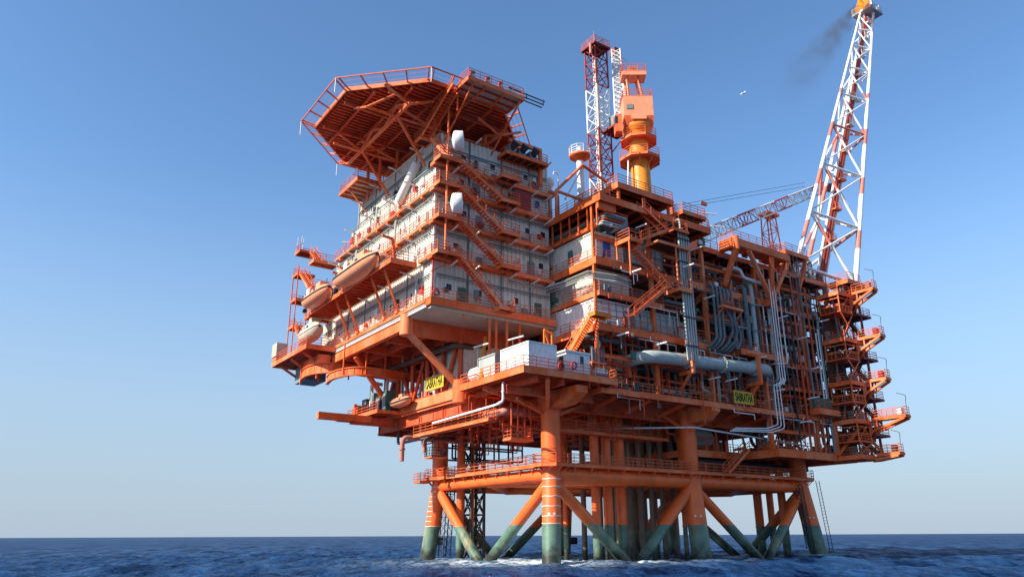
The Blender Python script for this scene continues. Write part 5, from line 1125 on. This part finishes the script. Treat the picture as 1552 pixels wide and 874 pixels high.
# ---------------------------------------------------------------- process equipment in the bays
bays = [(18.3, 25.0, 'lowest'), (25.6, 32.7, 'second'), (33.5, 38.2, 'third')]
mats = ['grey', 'pale', 'brown', 'dark', 'pink', 'mgrey', 'green', 'tan', 'orange2', 'orange2']
colw = {'grey': 'grey', 'pale': 'pale blue grey', 'brown': 'brown', 'dark': 'dark', 'pink': 'pinkish', 'mgrey': 'slate grey', 'green': 'green', 'tan': 'cream', 'orange2': 'orange', 'white': 'white'}
bayn = ['first', 'second', 'third', 'fourth', 'fifth', 'sixth', 'seventh', 'eighth']
for li, (z0, z1, ln) in enumerate(bays):
    for bi in range(8):
        xa = 5+bi*5.7; xb = xa+5.3
        if xa < 22 and li > 0 and bi < 2: ylo = 6
        else: ylo = -.8
        place = f'in the {bayn[bi]} bay from left, {ln} process level'
        x = R.uniform(xa+1.2, xb-1.2); mt = R.choice(['grey', 'pale', 'mgrey', 'tan', 'brown']); r = R.uniform(.6, 1.2); y = ylo+R.uniform(1.5, 4)
        o = thing('pressure_vessel', f'{colw[mt]} upright vessel {place}', 'pressure vessel', (x, y, z0))
        h = (z1-z0)*R.uniform(.5, .85)
        MB().rings([(.02, 0), (r*.7, .12), (r, .5), (r, h-.5), (r*.7, h-.12), (.02, h)], (x, y, z0+.3), n=18, closed=False).build('shell', mt, o)
        MB().tube((x, y, z0), (x, y, z0+.8), r*.8, n=14).build('skirt', 'orange2', o)
        q = MB(); q.tube((x, y, z0+h*.9), (x, y, z0+h+.5), .15, n=8); q.tube((x, y-r-.25, z0+h*.5), (x, y, z0+h*.5), .3, n=12); q.build('nozzle', 'grey', o)
        if bi % 2 == li % 2:
            mt = R.choice(['grey', 'pale', 'white', 'green']); r = R.uniform(.5, .9); x = (xa+xb)/2; y = ylo+R.uniform(0, 1.2); zc_ = z0+R.choice([1.3, 4.6])
            o = thing('pressure_vessel', f'{colw[mt]} horizontal vessel {place}', 'pressure vessel', (x, y, z0))
            MB().rings([(.02, -2.1), (r*.7, -2), (r, -1.6), (r, 1.6), (r*.7, 2), (.02, 2.1)], (x, y, zc_), (1, 0, 0), 18, False).build('shell', mt, o)
            MB().box(x-1.3, y-r*.7, z0, x-1, y+r*.7, zc_-r*.5).box(x+1, y-r*.7, z0, x+1.3, y+r*.7, zc_-r*.5).build('saddle', 'orange2', o)
        g = f'{colw["grey"]} pipes {place}'
        rk_ = thing('pipe_rack', f'orange steel rack crowded with mixed pipes {place}', 'pipe rack', (xa+2, ylo-1, z0))
        def rpipe(P, r, mt):
            o_ = pipe(P, r, mt, None, 'pipe', None, n=7, rb=r*2.5+.1, par=rk_)
        for k in range(13 if bi < 5 else 20):   # verticals and loops
            x = R.uniform(xa, xb); y = ylo+R.uniform(-1.6, 2.5); mt = R.choice(mats); r = R.choice([.06, .09, .12, .18, .26])
            zt, zb = z1-R.uniform(0, 1.5), z0+R.uniform(0, 2)
            zm = R.uniform(zb+1, zt-1); dx = R.uniform(-1.6, 1.6)
            P = [(x, y, zt), (x, y, zm), (x+dx, y, zm), (x+dx, y, zb)] if k % 2 else [(x, y+1.4, zt), (x, y, zt), (x, y, zb), (x+dx, y, zb), (x+dx, y+2, zb)]
            rpipe(P, r, mt)
        for k in range(6):   # horizontals
            x = xa+R.uniform(-1, .5); y = ylo+R.uniform(-1.8, 1.2); z = R.uniform(z0+.6, z1-.4); mt = R.choice(mats); r = R.choice([.08, .12, .2, .28])
            rpipe([(x, y+2, z), (x, y, z), (x+5.5, y, z), (x+5.5, y, z-R.uniform(.6, 1.5))], r, mt)
        for k in range(3):
            x = R.uniform(xa, xb-1.4); y = ylo+R.uniform(-1, 2); w, h = R.uniform(.5, 1.5), R.uniform(.8, 2.1); mt = R.choice(['mgrey', 'tan', 'green', 'dark', 'pale', 'blue'] if k else ['mgrey', 'tan'])
            o = thing('control_cabinet', f'{colw.get(mt, mt)} control cabinet {place}', 'cabinet', (x+w/2, y+.3, z0), f'control cabinets {place}')
            MB().box(x, y, z0, x+w, y+.7, z0+h).build('body', mt, o); MB().box(x+.08, y-.04, z0+.2, x+w-.08, y-.01, z0+h-.15).build('door', 'mgrey', o)
        # support steel: secondary posts, knee braces and cable ladder
        o = rk_
        m = MB()
        for x in (xa+.3, xa+2.6, xb-.4): m.bar((x, ylo-1.3, z0), (x, ylo-1.3, z1), .16); m.bar((x, ylo+2.4, z0), (x, ylo+2.4, z1), .16)
        for z in (z0+2.2, z0+4.1): m.bar((xa, ylo-1.3, z), (xb, ylo-1.3, z), .16, .22); m.bar((xa, ylo+2.4, z), (xb, ylo+2.4, z), .16, .22)
        m.build('frame', 'orange2', o)
        m = MB(); z = z1-.9
        m.bar((xa-.2, ylo-1.6, z), (xb+.3, ylo-1.6, z), .04, .14); m.bar((xa-.2, ylo-1.1, z), (xb+.3, ylo-1.1, z), .04, .14)
        for x in np.arange(xa, xb, .35): m.bar((x, ylo-1.6, z), (x, ylo-1.1, z), .04)
        m.build('cable_ladder', 'grey', o)
for (x0, x1, y, z0, z1) in ((38.5, 50, 1.2, 18.4, 25), (38.5, 50, .6, 25.6, 29.2), (44, 50, .4, 29.5, 33), (38.5, 50, 1.4, 33.6, 38.2)):
    MB().corr((x0, y), (x1, y), z0, z1, .6, .1, (0, -1)).build('shade_wall', 'dark', tp)  # added dark sheets standing in for deep shade at the right end
for i in range(11):
    x = 38.6+i*1.07; mt = R.choice(['grey', 'brown', 'orange2', 'dark', 'mgrey', 'orange2']); z0 = R.choice([13.4, 18.4, 22]); z1 = R.uniform(33, 38.4)
    tag(MB().path([(x, -2, z1), (x, -4.15, z1), (x, -4.15, z0), (x, -2.5, z0)], R.choice([.07, .12, .2, .16]), 8).build('riser_pipe', mt), f'{colw[mt]} upright riser among those lining the right part of the module front', 'pipe', 'upright risers right of the silver bundle')
for i in range(5):
    z = cages[i][0]
    for k in range(7):
        x = 46.8+R.uniform(0, 3.6); y = R.uniform(-7, -4.6); h = R.uniform(.5, 1.5); mt = R.choice(['mgrey', 'red', 'green', 'pink', 'grey'])
        MB().box(x-.25, y-.25, z, x+.25, y+.25, z+h).build('equipment_box', mt, bpy.data.objects[['escape_balcony', 'escape_balcony.001', 'escape_balcony.002', 'escape_balcony.003', 'escape_balcony.004'][i]])
# subcellar right: big pale tank and pumps
o = thing('pressure_vessel', 'big pale green horizontal vessel on the low right deck behind the middle leg', 'pressure vessel', (27, 7, 13.3))
MB().rings([(.02, -3.2), (1.0, -2.9), (1.45, -2.2), (1.45, 2.2), (1.0, 2.9), (.02, 3.2)], (28.2, 5, 15.4), (1, 0, 0), 24, False).build('shell', 'pale', o); MB().box(26.4, 4, 13.3, 26.9, 6, 14.6).box(29.4, 4, 13.3, 29.9, 6, 14.6).build('saddle', 'orange', o)
for i in range(14):
    x = 34.5+i*1.15; y = -3+R.uniform(0, 3); mt = R.choice(['red', 'mgrey', 'green', 'grey', 'pink', 'tan']); h = R.uniform(.6, 1.7)
    o = thing('pump_skid', f'{colw.get(mt, mt)} pump unit, number {i+1} from left along the low right deck', 'pump', (x, y, 13.35), 'pumps on the low right deck')
    MB().box(x-.35, y-.35, 13.35, x+.35, y+.35, 13.35+h*.5).build('base', 'orange2', o); MB().tube((x, y, 13.4+h*.45), (x, y, 13.4+h), .24, n=10).build('motor', mt, o)
for i in range(26):
    x = R.uniform(34, 50); y = R.uniform(-3.2, 4); mt = R.choice(['grey', 'white', 'brown', 'orange2', 'dark', 'pink']); zt = 17.4; dx = R.uniform(-3, 3)
    pipe([(x, y, zt), (x, y, R.uniform(14.2, 16.6)), (x+dx, y, 14), (x+dx, y+2, 14)], R.choice([.06, .1, .16, .24]), mt, f'{colw[mt]} pipe dropping between the low right deck and the deck above', 'process_pipe', 'pipe', 'pipes above the low right deck', n=7)
BAL = [bpy.data.objects['escape_balcony'+('' if i == 0 else '.%03d' % i)] for i in range(5)]
for i in range(4):
    z = cages[i][0]; zl = cages[i+1][0]
    MB().box(46.7, -4.62, zl+.2, 50.9, -4.5, z-1.2).build('mesh_panel', 'grate', BAL[i])
    MB().box(50.95, -7.4, z-2.7, 51.05, -4.6, z-.7).build('mesh_panel', 'grate', BAL[i])
    MB().rail([(46.6, -4.5, z-2.9), (46.6, -7.6, z-2.9), (49.5, -7.6, z-2.9), (49.5, -4.6, z-2.9)], st=.7).build('cage_railing', 'rail', BAL[i])
    for x in (47.4, 48.6, 49.9, 50.6): MB().bar((x, -4.9-R.uniform(0, 1.6), zl), (x, -4.9-R.uniform(0, 1.6), z-.3), .16).build('stanchion', R.choice(['orange2', 'maroon', 'dark', 'grey']), BAL[i])
    MB().bar((46.6, -7.6, zl+.2), (49.5, -7.6, z-3), .12).bar((49.5, -7.6, zl+.2), (46.6, -7.6, z-3), .12).build('cross_brace', 'orange', BAL[i])
    deck(BAL[i], 50.2, 53.8, -8.0, -2.4, (z+zl)/2+.6, .08, .22, 1, .15, 'x', rail=[[(50.3, -7.9), (53.7, -7.9), (53.7, -2.5)]], gm='maroon', mat='dark')
# clutter below the big roof slab on the side facing the quarters
for i in range(7):
    y = -4.3+i*1.7
    tag(MB().bar((4.4, y, 37.2), (4.4, y, 40.0), .16).build('slab_post', 'orange'), 'short orange post under the roof slab edge facing the quarters', 'post', 'posts under the roof slab')
for i in range(6):
    z = 37.7+i*.38; y0 = -4.2
    pipe([(5.2+i*.2, 11, z), (5.2+i*.2, y0, z), (8+i*.3, y0, z), (8+i*.3, y0+2, z)], [.16, .07, .1, .22, .08, .12][i], ['pale', 'white', 'orange2', 'grey', 'white', 'orange2'][i], ['lowest', 'second', 'third', 'fourth', 'fifth', 'highest'][i]+' pipe rounding the corner beneath the roof slab', 'slab_pipe', 'pipe', n=8)
MB().box(4.6, -3.6, 37.3, 5.0, 12, 37.7).build('face_beam', 'orange', tp)
for i in range(8):
    x = R.uniform(5.4, 9); y = -3.6+i*1.5; h = R.uniform(1.2, 2.8); mt = R.choice(['mgrey', 'tan', 'grey', 'orange2', 'pink'])
    o = thing('air_handler', f'{colw[mt]} air handling box number {i+1} from the outer corner under the roof slab', 'air handler', (x, y, 37.3), 'boxes under the roof slab')
    MB().box(x-.6, y-.5, 37.3, x+.6, y+.5, 37.3+h).build('casing', mt, o); MB().box(x-.68, y-.3, 37.5, x-.61, y+.3, 38.2).build('louvre', 'dark', o)
# small items sprinkled over the front walkways: junction boxes, hose reels, hanging trays
for i in range(90):
    x = R.uniform(5, 50); z = R.choice([18.2, 25.5, 25.4, 29.4, 33.4, 21.8, 38.8]); y = -4.02 if z != 38.8 else -3.95
    if 7 < x < 17.5 and z > 29: continue
    w = R.uniform(.25, .7); h = R.uniform(.3, 1.0); mt = R.choice(['mgrey', 'white', 'grey', 'red', 'orange2', 'pale', 'dark', 'green'])
    MB().box(x, y-.12, z+.15, x+w, y+.1, z+.15+h).build('junction_box', mt, tp)
for i in range(70):
    x = R.uniform(5, 50); z = R.choice([17.6, 24.7, 28.9, 32.6, 38.1]); L_ = R.uniform(1.2, 4.5); mt = R.choice(['grey', 'orange2', 'pale', 'white', 'dark'])
    m = MB().bar((x, -4.3, z-.3), (x+L_, -4.3, z-.3), .1); m.bar((x, -4.3, z-.3), (x, -4.3, z+.2), .07); m.bar((x+L_, -4.3, z-R.uniform(.5, 2.2)), (x+L_, -4.3, z-.3), .07)
    m.build('conduit', mt, tp)
# roof level clutter
for i in range(30):
    x = R.uniform(24, 50) if i % 3 else R.uniform(5, 22); z0 = 38.9 if x > 23.5 else 40.9; y = R.uniform(-2.8, 1); h = R.uniform(.7, 2.6)
    if 7 < x < 17.5 or (26 < x < 38.5 and h > 1.5): h = .8
    if 7 < x < 17.2: continue
    mt = R.choice(['grey', 'mgrey', 'white', 'pink', 'green', 'tan'])
    o = thing('vent_unit', f'{colw[mt]} vent unit among the small equipment on the roof deck', 'vent', (x, y, z0), 'small vents on the roof deck')
    MB().tube((x, y, z0), (x, y, z0+h), .2, n=10).build('pipe', mt, o); MB().box(x-.35, y-.35, z0, x+.35, y+.35, z0+h*.4).build('base', R.choice(['mgrey', 'orange2', 'pink']), o)
for i in range(12):
    x = 44.5+i*.55; y = R.uniform(-3.5, -1); h = R.uniform(1, 4); mt = R.choice(['pink', 'white', 'grey', 'pink'])
    m = MB().path([(x, y, 38.9), (x, y, 38.9+h), (x+.5, y+1, 38.9+h), (x+.5, y+1, 38.9)], R.choice([.1, .2, .3]), 8)
    tag(m.build('roof_pipe', mt), 'short bent pipe at the foot of the flare tower', 'pipe', 'pipes at the flare tower foot')
# hanging long hoist chains/rods on right part of the front
for i, x in enumerate((38.8, 39.4, 40.1, 40.9)):
    tag(MB().tube((x, -5.5, 41), (x, -5.5, 27+i), .05, n=6).build('hoist_wire', 'grey'), ['leftmost', 'second', 'third', 'rightmost'][i]+' of four grey wires hanging from the flare side platform', 'wire', 'hanging wires')
for i, (x, z0, z1) in enumerate(((20, 15.5, 25.5), (22.8, 19, 25), (26.2, 17, 24), (12.4, 17.2, 25), (37.2, 16, 25), (39.3, 14, 25), (43.8, 14, 33), (47, 14, 33))):
    tag(MB().tube((x, -4.35, z0), (x, -4.35, z1), .07, n=6).build('service_pipe', R.choice(['orange2', 'grey', 'pink'])), 'thin upright service pipe fixed outside the front deck edges', 'pipe', 'thin upright pipes on the front')
# ---------------------------------------------------------------- linear light fittings
nl = [0]
def lamp(p, d, ln, label, hang=None):
    p = V(p); d = V(d).normalized(); o = thing('linear_lamp', label, 'lamp', p, 'white tube lamps around the platform')
    MB().bar(p, p+d*ln, .17, .13).build('tube_housing', 'white', o)
    if hang: MB().bar(p+d*(ln*.3), p+d*(ln*.3)+V(hang), .06).build('arm', 'grey', o)
for li, z in enumerate(LV[:5]):
    zz = LV[li+1]-1.0
    for k, y in enumerate((9.5, 15.5, 21.5, 27.5, 33)):
        if y > YB[li]: continue
        lamp((XL[li]-.25, y, zz), (-1, .0, .12), 1.7, f'{bayn[k]} white tube lamp from the corner, sunlit side, {bayn[li]} quarters storey up', (.6, 0, -.3))
    for k, x in enumerate((-10.2, -7.2, -2.2, 1.2, 3.4)):
        lamp((x, 4.6, zz+.1), (.0, -1, .12), 1.8, f'{bayn[k]} white tube lamp from the corner, shaded front, {bayn[li]} quarters storey up', (0, .35, -.2))
for k, (x, y, z) in enumerate(((6.5, -4.5, 24.2), (12.6, -4.3, 24.0), (21.4, -4.3, 20.9), (10.4, -4.5, 38.2), (19.8, -4.6, 37.3), (30.2, -4.8, 24.5), (36.4, -4.4, 31), (24.4, -4.4, 21), (33.4, -4.6, 20.6), (40.2, -4.4, 28.6), (43.1, -4.1, 24.8), (46, -4.4, 32), (21.6, -4.5, 31.2), (9, -4.5, 32.2), (16.2, -6.2, 33.8), (38.6, -4.4, 17), (41, -4.4, 20.4))):
    lamp((x, y, z), (.3, -1, .1), 1.5, f'white tube lamp on the module front, {["first","second","third","fourth","fifth","sixth","seventh","eighth","ninth","tenth","eleventh","twelfth","thirteenth","fourteenth","fifteenth","sixteenth","seventeenth"][k]} of the scattered ones', (0, 0, -1.6))
for k, (x, y, z) in enumerate(((-6.8, 4.6, 22.9), (-3.9, 2, 23.6), (-12.7, 31.5, 43.2), (25, -3.9, 42.2), (22.8, -4.5, 43.3))):
    lamp((x, y, z), (.4, -1, .1) if k < 2 else (1, -.4, 0), 2.0, ['white tube lamp on a pole left of the weathered box', 'long white tube lamp on a pole above the big white container', 'white tube lamp at the far upper end of the quarters', 'white tube lamp at the roof edge right of the vertical pipes', 'small white tube lamp near the top right corner platform'][k], (0, 0, -2.6))
# ---------------------------------------------------------------- sea
rs = np.random.RandomState(3)
def axis(a0, a1, st, far):
    c = list(np.arange(a0, a1, st)); out = []; d = st; x = a1
    while x < far: out.append(x); d *= 1.07; x += d
    lo = []; d = st; x = a0
    while x > -far: d *= 1.07; x -= d; lo.append(x)
    return np.array(lo[::-1]+c+out)
ax_ = axis(-38, 75, .42, 60000); ay_ = axis(-46, 60, .42, 60000)
X, Y = np.meshgrid(ax_, ay_, indexing='ij'); Z = np.zeros_like(X); D = np.hypot(X-10, Y-5); DX = np.zeros_like(X); DY = np.zeros_like(X)
for i in range(46):
    lam = 1.1*(1.082**i); th = rad(25)+rs.normal(0, .55); kk = 2*math.pi/lam
    A = .0175*min(lam, 7)**.62*rs.uniform(.5, 1.3)*(1 if lam < 12 else .75); ph = rs.uniform(0, 6.28)
    fade = np.clip(1-(D-60)/(60+lam*14), 0, 1) if lam < 40 else np.clip(1-(D-200)/1500, 0, 1)
    arg = kk*(X*math.cos(th)+Y*math.sin(th))+ph
    Z += A*fade*np.sin(arg); DX -= .8*A*fade*np.cos(arg)*math.cos(th); DY -= .8*A*fade*np.cos(arg)*math.sin(th)
fo = np.zeros_like(X)
for k, (a, b, r0, r1, zt) in LEGS.items():
    d = np.hypot(X-a[0], Y-a[1]); fo += 1.3*np.exp(-(d/2.3)**2)
for ap in ((11.4, 0), (33.8, 0), (0, 13), (22.3, 13), (11.4, 26.5), (33.8, 26.5)):
    d = np.hypot(X-ap[0], Y-ap[1]); fo += 1.1*np.exp(-(d/2.8)**2)
for x in (10, 12, 14, 17, 21, 25):
    fo += .6*np.exp(-((np.hypot(X-x, Y-6))/3)**2)
fo += .9*np.exp(-((X-7)/14)**2-((Y-9)/11)**2)
n1, n2 = X.shape; vv = np.stack([X+DX, Y+DY, Z], -1).reshape(-1, 3)
ii = np.arange(n1*n2).reshape(n1, n2)
ff = np.stack([ii[:-1, :-1], ii[1:, :-1], ii[1:, 1:], ii[:-1, 1:]], -1).reshape(-1, 4)
me = bpy.data.meshes.new('sea'); me.vertices.add(len(vv)); me.vertices.foreach_set('co', vv.astype('f').ravel())
me.loops.add(ff.size); me.loops.foreach_set('vertex_index', ff.astype('i').ravel()); me.polygons.add(len(ff))
me.polygons.foreach_set('loop_start', np.arange(0, ff.size, 4, dtype='i')); me.polygons.foreach_set('use_smooth', np.ones(len(ff), bool)); me.update(calc_edges=True)
at = me.attributes.new('foam', 'FLOAT', 'POINT'); at.data.foreach_set('value', fo.astype('f').ravel())
sea = bpy.data.objects.new('sea', me); col.objects.link(sea); sea['kind'] = 'structure'; sea['label'] = 'choppy deep blue open sea'
m, t, b, o = nt('sea_water'); t.nodes.remove(b)
at = N(t, 'ShaderNodeAttribute', attribute_name='foam')
fn = noise(t, .55, 9, (1, 1, 1), lo=.42, hi=.54, rough=.75)
fm = N(t, 'ShaderNodeMath', operation='MULTIPLY', use_clamp=True); t.links.new(at.outputs[2], fm.inputs[0]); t.links.new(fn, fm.inputs[1])
wc = noise(t, .16, 10, (1, 1.6, 1), lo=.76, hi=.79, rough=.78)
fs = N(t, 'ShaderNodeMath', operation='MAXIMUM', use_clamp=True); t.links.new(fm.outputs[0], fs.inputs[0]); t.links.new(wc, fs.inputs[1])
gg = N(t, 'ShaderNodeNewGeometry'); mpp = N(t, 'ShaderNodeMapping'); mpp.vector_type = 'TEXTURE'; mpp.inputs['Rotation'].default_value = (0, 0, rad(50)); mpp.inputs['Scale'].default_value = (4.5, 1, 1); t.links.new(gg.outputs['Position'], mpp.inputs[0])
chn = N(t, 'ShaderNodeTexNoise'); chn.inputs['Scale'].default_value = .22; chn.inputs['Detail'].default_value = 10; chn.inputs['Roughness'].default_value = .8; t.links.new(mpp.outputs[0], chn.inputs['Vector'])
chm = N(t, 'ShaderNodeMapRange', inp={1: .40, 2: .60}); t.links.new(chn.outputs[0], chm.inputs[0])
deep = mix(t, chm.outputs[0], (.0015, .010, .04), (.015, .062, .17))  # light and dark sides of the chop painted into the water colour
deep = mix(t, at.outputs[2], deep, (.02, .13, .21))
cc = mix(t, fs.outputs[0], deep, (.75, .80, .82))
g = N(t, 'ShaderNodeNewGeometry')
def bump(scale, vec, st, dist, prev=None, det=6):
    mp = N(t, 'ShaderNodeMapping'); mp.inputs['Scale'].default_value = vec; mp.inputs['Rotation'].default_value = (0, 0, rad(-25)); t.links.new(g.outputs['Position'], mp.inputs[0])
    n = N(t, 'ShaderNodeTexNoise'); n.inputs['Scale'].default_value = scale; n.inputs['Detail'].default_value = det; n.inputs['Roughness'].default_value = .6
    t.links.new(mp.outputs[0], n.inputs['Vector']); bm = N(t, 'ShaderNodeBump'); bm.inputs['Strength'].default_value = st; bm.inputs['Distance'].default_value = dist
    t.links.new(n.outputs[0], bm.inputs['Height'])
    if prev: t.links.new(prev.outputs[0], bm.inputs['Normal'])
    return bm
bb = bump(.14, (1, .5, 1), 1, 2.4, None, 10); bb = bump(1.3, (1, .55, 1), 1, .3, bb, 5)
df = N(t, 'ShaderNodeBsdfDiffuse'); gl = N(t, 'ShaderNodeBsdfGlossy'); gl.inputs['Roughness'].default_value = .12; gl.inputs['Color'].default_value = (.9, .95, 1, 1)
fr = N(t, 'ShaderNodeFresnel'); fr.inputs['IOR'].default_value = 1.33; ms_ = N(t, 'ShaderNodeMixShader')
for n_ in (df, gl, fr): t.links.new(bb.outputs[0], n_.inputs['Normal'])
t.links.new(cc, df.inputs['Color'])
fq = N(t, 'ShaderNodeMapRange', inp={1: 0, 2: 1, 3: .01, 4: .36}); t.links.new(fr.outputs[0], fq.inputs[0])
gf = N(t, 'ShaderNodeMapRange', inp={3: .45, 4: 1.25}); t.links.new(chm.outputs[0], gf.inputs[0])
n0 = N(t, 'ShaderNodeMath', operation='SUBTRACT', inp={0: 1.0}); t.links.new(fs.outputs[0], n0.inputs[1])
nf = N(t, 'ShaderNodeMath', operation='MULTIPLY'); t.links.new(n0.outputs[0], nf.inputs[0]); t.links.new(gf.outputs[0], nf.inputs[1])
ff_ = N(t, 'ShaderNodeMath', operation='MULTIPLY'); t.links.new(fq.outputs[0], ff_.inputs[0]); t.links.new(nf.outputs[0], ff_.inputs[1])
t.links.new(ff_.outputs[0], ms_.inputs[0]); t.links.new(df.outputs[0], ms_.inputs[1]); t.links.new(gl.outputs[0], ms_.inputs[2]); t.links.new(ms_.outputs[0], o.inputs[0])
M['sea'] = m; me.materials.append(m)
# ---------------------------------------------------------------- sky, sun, camera
SUN_AZ, SUN_EL = 175, 34
w = bpy.data.worlds.new('World'); sc.world = w; w.use_nodes = True; t = w.node_tree
bg = t.nodes['Background']; sk = t.nodes.new('ShaderNodeTexSky'); sk.sky_type = 'NISHITA'; sk.sun_disc = False
sk.sun_elevation = rad(SUN_EL); sk.sun_rotation = rad(90-SUN_AZ); sk.altitude = 0; sk.air_density = 1.0; sk.dust_density = .3; sk.ozone_density = 2.5
hs = t.nodes.new('ShaderNodeHueSaturation'); hs.inputs[1].default_value = 1.13; t.links.new(sk.outputs[0], hs.inputs[4])
tc = t.nodes.new('ShaderNodeTexCoord'); sx = t.nodes.new('ShaderNodeSeparateXYZ'); t.links.new(tc.outputs['Generated'], sx.inputs[0])
mr = t.nodes.new('ShaderNodeMapRange'); mr.interpolation_type = 'SMOOTHSTEP'; mr.inputs[1].default_value = -.02; mr.inputs[2].default_value = .46; mr.inputs[3].default_value = .95; mr.inputs[4].default_value = 0; t.links.new(sx.outputs[2], mr.inputs[0])
mx = t.nodes.new('ShaderNodeMix'); mx.data_type = 'RGBA'; t.links.new(mr.outputs[0], mx.inputs[0]); t.links.new(hs.outputs[0], mx.inputs[6]); mx.inputs[7].default_value = (1.9, 2.45, 3.12, 1)
t.links.new(mx.outputs[2], bg.inputs[0]); bg.inputs[1].default_value = .118
s = bpy.data.lights.new('sun', 'SUN'); s.energy = 4.5; s.angle = rad(.53); s.color = (1, .92, .80); so = bpy.data.objects.new('sun', s); col.objects.link(so)
d = V((math.cos(rad(SUN_AZ))*math.cos(rad(SUN_EL)), math.sin(rad(SUN_AZ))*math.cos(rad(SUN_EL)), math.sin(rad(SUN_EL))))
so.rotation_euler = d.to_track_quat('Z', 'Y').to_euler(); so.location = d*200
cam = bpy.data.cameras.new('camera'); co = bpy.data.objects.new('camera', cam); col.objects.link(co); sc.camera = co
HD, PT, RL = rad(55.3), math.atan(374/1130), rad(.25)
fwd = V((math.cos(HD)*math.cos(PT), math.sin(HD)*math.cos(PT), math.sin(PT))); rt0 = V((math.sin(HD), -math.cos(HD), 0)); up0 = rt0.cross(fwd)
rt = rt0*math.cos(RL)-up0*math.sin(RL); up = up0*math.cos(RL)+rt0*math.sin(RL)
mw = Matrix((rt, up, -fwd)).transposed().to_4x4(); mw.translation = V((-49.4536, -64.533, 2.96)); co.matrix_world = mw
cam.sensor_width = 36; cam.lens = 36*1130/1552; cam.clip_end = 120000; cam.clip_start = .5
sc.view_settings.view_transform = 'Standard'; sc.view_settings.look = 'None'; sc.view_settings.gamma = 1; sc.view_settings.use_curve_mapping = False
sc.view_settings.exposure = .88
sc.cycles.max_bounces = 6; sc.cycles.volume_bounces = 0
